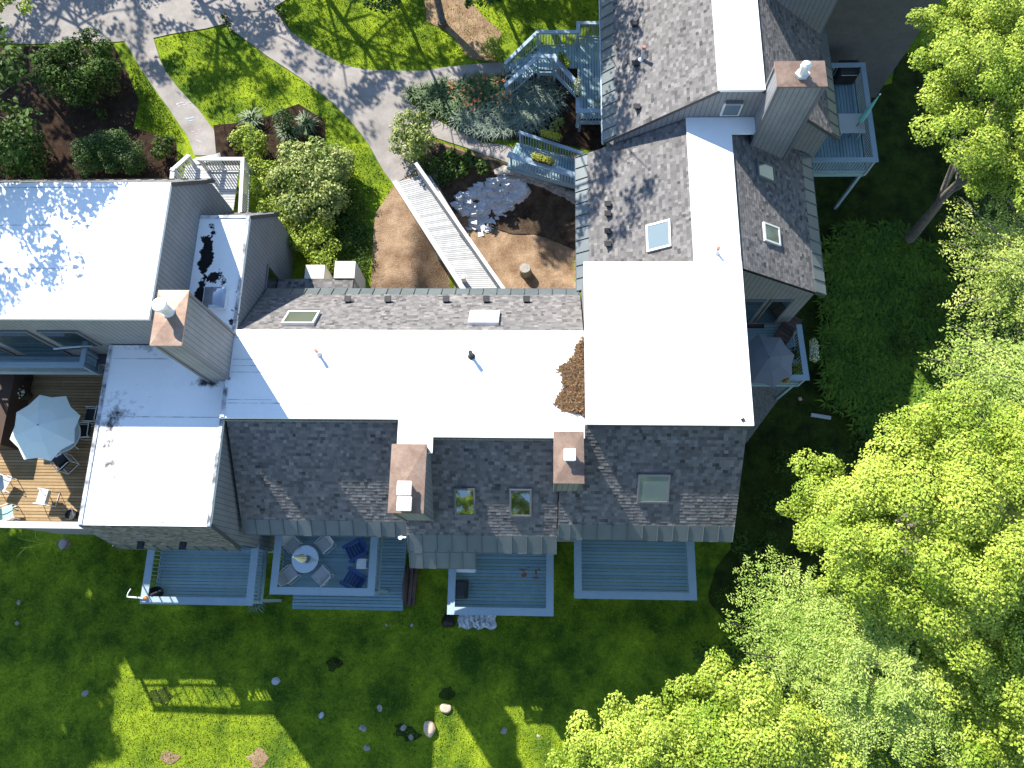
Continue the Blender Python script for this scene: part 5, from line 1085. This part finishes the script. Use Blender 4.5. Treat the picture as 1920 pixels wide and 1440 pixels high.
# ---- cedar deck furniture
def open_umbrella(label, loc, h, R, m, n=8, rot=0., drop=.42, base=True, tilt=(0, 0)):
    t = thing('patio_umbrella', label, 'umbrella', loc); top = Vector((tilt[0], tilt[1], h)); ed_ = [Vector((R*math.cos(rot+2*math.pi*k/n), R*math.sin(rot+2*math.pi*k/n), h-drop)) for k in range(n)]
    b = MB()
    for k in range(n):
        p0, p1 = ed_[k], ed_[(k+1) % n]; md = (p0+p1)/2; md = Vector((md.x*.93, md.y*.93, md.z+.03)); a1, a2 = top.lerp(p0, .5)+Vector((0, 0, .05)), top.lerp(p1, .5)+Vector((0, 0, .05)); tn = .3+.4*(k % 2)
        b.face([top, a1, a2], tn); mm = top.lerp(md, .5)+Vector((0, 0, .03)); b.face([a1, p0, md], tn); b.face([a1, md, a2], tn); b.face([a2, md, p1], tn)
    b.build('canopy', m, t, local=True)
    b = MB()
    for k in range(n): b.tube([top-Vector((0, 0, .03)), top.lerp(ed_[k], .5)+Vector((0, 0, .02)), ed_[k]-Vector((0, 0, .02))], .01, 5)
    b.build('ribs', 'white_metal', t, local=True)
    b = MB(); b.tube([(0, 0, 0), top+Vector((0, 0, .06))], .022, 8); b.build('pole', 'brown', t, local=True)
    b = MB(); b.lathe((0, 0, 0), [(.28, 0), (.28, .05), (.06, .1)], 16); b.build('base', 'dark', t, local=True); return t
uc = place(74, 798, cz+2.2); open_umbrella('pale aqua umbrella shading the cedar deck', (uc[0]+.02, uc[1], cz+.002), 2.3, 1.4, 'aqua', 8, .35)
tp = place(118, 815, cz+.7); t = thing('patio_table', 'round glass table half hidden under the aqua umbrella', 'table', (tp[0], tp[1], cz+.002)); b = MB(); b.lathe((0, 0, .70), [(.7, 0), (.72, .012), (.7, .022)], 36); b.build('tabletop', 'tabletop', t, local=True)
b = MB(); b.tube([(.72*math.cos(k*2*math.pi/36), .72*math.sin(k*2*math.pi/36), .71) for k in range(37)], .02, 8); b.build('rim', 'white_metal', t, local=True)
for k in range(4): a = k*math.pi/2+.6; b = MB(); b.tube([(.55*math.cos(a), .55*math.sin(a), 0), (.35*math.cos(a), .35*math.sin(a), .4), (.6*math.cos(a), .6*math.sin(a), .69)], .02, 8); b.build('leg', 'white_metal', t, local=True)
CG = 'patio chairs on the cedar deck'
for px, py, r, s, lb in ((172, 778, -1.62, 'blacksling', 'black sling chair nearest the stained roof, upper of two'), (158, 808, -1.55, 'blacksling', 'black sling chair tucked against the round table, lower of two'), (118, 866, -2.3, 'blacksling', 'white-framed chair with a dark cushion below the aqua umbrella'), (82, 932, -1.7, 'palesling', 'pale sling chair standing alone in the sun on the cedar deck'), (6, 906, 1.2, 'palesling', 'pale chair cut by the left edge on the cedar deck'), (14, 962, 1.9, 'greensling', 'pale green sling chair in the lower left corner of the cedar deck')):
    q = place(px, py, cz+.4); sling_chair(lb, CG, (q[0], q[1], cz+.003), r, s)
q = place(113, 862, cz+.5); t = thing('cushion', 'dark patterned cushion on the chair below the aqua umbrella', 'cushion', (q[0], q[1], cz+.43)); b = MB(); b.obox((0, 0, .1), (.5, .36, .14), .6, rx=.3); b.build('cover', 'dark', t, local=True, bevel=.05); b = MB(); b.obox((-.02, .16, .16), (.3, .1, .1), .6); b.build('pale_stripe', 'whitepaint', t, local=True, bevel=.03)
t = thing('flower_pot', 'white flowering pot plant above the aqua umbrella', 'pot', place(40, 738, cz)); p = P(40, 738, cz+.5); b = MB(); b.lathe((p.x, p.y, cz), [(.16, 0), (.22, .35), (.2, .36)], 14); b.build('pot_body', 'timber', t); leaves('foliage', [(p.x, p.y, cz+.5, .3, .3, .2)], 90, .09, 'darkleaf', t); leaves('blooms', [(p.x, p.y, cz+.58, .28, .28, .18)], 60, .09, 'whitefl', t)
t = thing('flower_pot', 'dark round pot in the shaded lower corner of the cedar deck', 'pot', place(140, 966, cz)); b = MB(); b.lathe((0, 0, 0), [(.16, 0), (.22, .3), (.19, .3), (.18, .24), (.02, .24)], 16); b.build('pot_body', 'dark', t, local=True); b = MB(); b.tube([(.15, -.05, .3), (.3, .25, .8)], .015, 6); b.build('stake', 'white_metal', t, local=True)
t = thing('metal_stand', 'small black metal stand under the balcony edge', 'stand', place(55, 718, cz)); b = MB()
for k in range(4): a = k*1.57+.4; b.tube([(.2*math.cos(a), .2*math.sin(a), 0), (.13*math.cos(a), .13*math.sin(a), .5)], .015, 6)
b.tube([(.2*math.cos(k*.5236), .2*math.sin(k*.5236), .5) for k in range(13)], .012, 6); b.build('frame', 'dark', t, local=True)
# ---- east deck furniture
uc = place(1440, 672, oz+2.2); open_umbrella('open grey eight-sided umbrella on the shaded east deck', (uc[0], uc[1], oz+.002), 2.35, 1.2, 'greycanvas', 8, .2, .4)
t = thing('lounge_chair', 'dark brown slatted lounger lying diagonally on the shaded east deck', 'lounger', place(1470, 625, oz), None, .95)
for k in range(9): b = MB(); b.box(-.85+.19*k, -.68+.19*k, -.3, .3, .3, .33, U(0, 1)); b.build('slat', 'brown', t, local=True)
for s in (-1, 1): b = MB(); b.box(-.88, .9, .31*s-.03, .31*s+.03, .22, .3); b.build('side_rail', 'brown', t, local=True)
for sx in (-.75, .75):
    for sy in (-.28, .28): b = MB(); b.box(sx-.03, sx+.03, sy-.03, sy+.03, 0, .22); b.build('leg', 'brown', t, local=True)
t = thing('doormat', 'dark framed doormat before the east deck door', 'mat', place(1416, 607, oz)); b = MB(); b.box(-.38, .38, -.22, .22, .004, .02); b.build('border', 'dark', t, local=True); b = MB(); b.box(-.3, .3, -.15, .15, .02, .026); b.build('panel', 'brown', t, local=True)
for px, py, lb, fl in ((1490, 664, 'red-leaved potted plant on the shaded east deck', 'rust'), (1492, 692, 'bright green potted plant in the corner of the shaded east deck', 'brightleaf')):
    p = P(px, py, oz+.4); t = thing('flower_pot', lb, 'pot', (p.x, p.y, oz)); b = MB(); b.lathe((p.x, p.y, oz), [(.14, 0), (.19, .3), (.16, .3)], 14); b.build('pot_body', 'timber', t); leaves('foliage', [(p.x, p.y, oz+.5, .3, .3, .25)], 110, .1, 'brightleaf' if fl != 'rust' else 'darkleaf', t)
for px, py, L, r, lb, fl in ((1522, 660, .85, 1.5, 'flower box with white blooms hung outside the east deck rail', 'whitefl'), (1460, 713, .55, 0, 'flower box with red blooms hung on the south rail of the east deck', 'red'), (1412, 713, .5, 0, 'dark-filled flower box under the broad white roof edge', 'darkleaf')):
    p = P(px, py, oz+.75); t = flower_box(lb, p, L, r, fl); b = MB(); 
    ca, sa = math.cos(r), math.sin(r)
    for d in (-.13, .13): b.obox((p.x-sa*d, p.y+ca*d, p.z+.17), (L+.06, .03, .05), r)
    b.build('rim', 'railpale', t)
p = GP(1500, 748); rock('stone', 'small pinkish stone on the dark grass right of the gravel', 1500, 748, .1, 'tanstone', .6, 400, LS, 'stone')
# ---- northeast upper deck furniture
_p = P(1597, 231, qz+.7); tb = (_p.x, _p.y, qz); t = thing('patio_table', 'square pale table on the upper deck beside the wide chimney', 'table', tb); b = MB(); b.box(-.55, .55, -.5, .5, .68, .71); b.build('tabletop', 'palesling', t, local=True, bevel=.012)
for sx in (-1, 1):
    for sy in (-1, 1): b = MB(); b.tube([(.42*sx, .4*sy, 0), (.42*sx, .4*sy, .68)], .02, 8); b.build('leg', 'white_metal', t, local=True)
closed_umbrella('folded turquoise umbrella leaning over the square table', (tb[0]+.1, tb[1]-.25, qz), 2.5, 'teal', .02, (.35, .35), .13)
t = thing('grill', 'dark shaded grill by the wall of the upper deck', 'grill', place(1580, 150, qz)); b = MB(); b.box(-.5, .4, -.35, .35, .1, .95); b.build('body', 'dark', t, local=True, bevel=.06); b = MB(); b.tube([(-.4, -.38, .8), (.3, -.38, .8)], .015, 6); b.build('handle', 'galv', t, local=True)
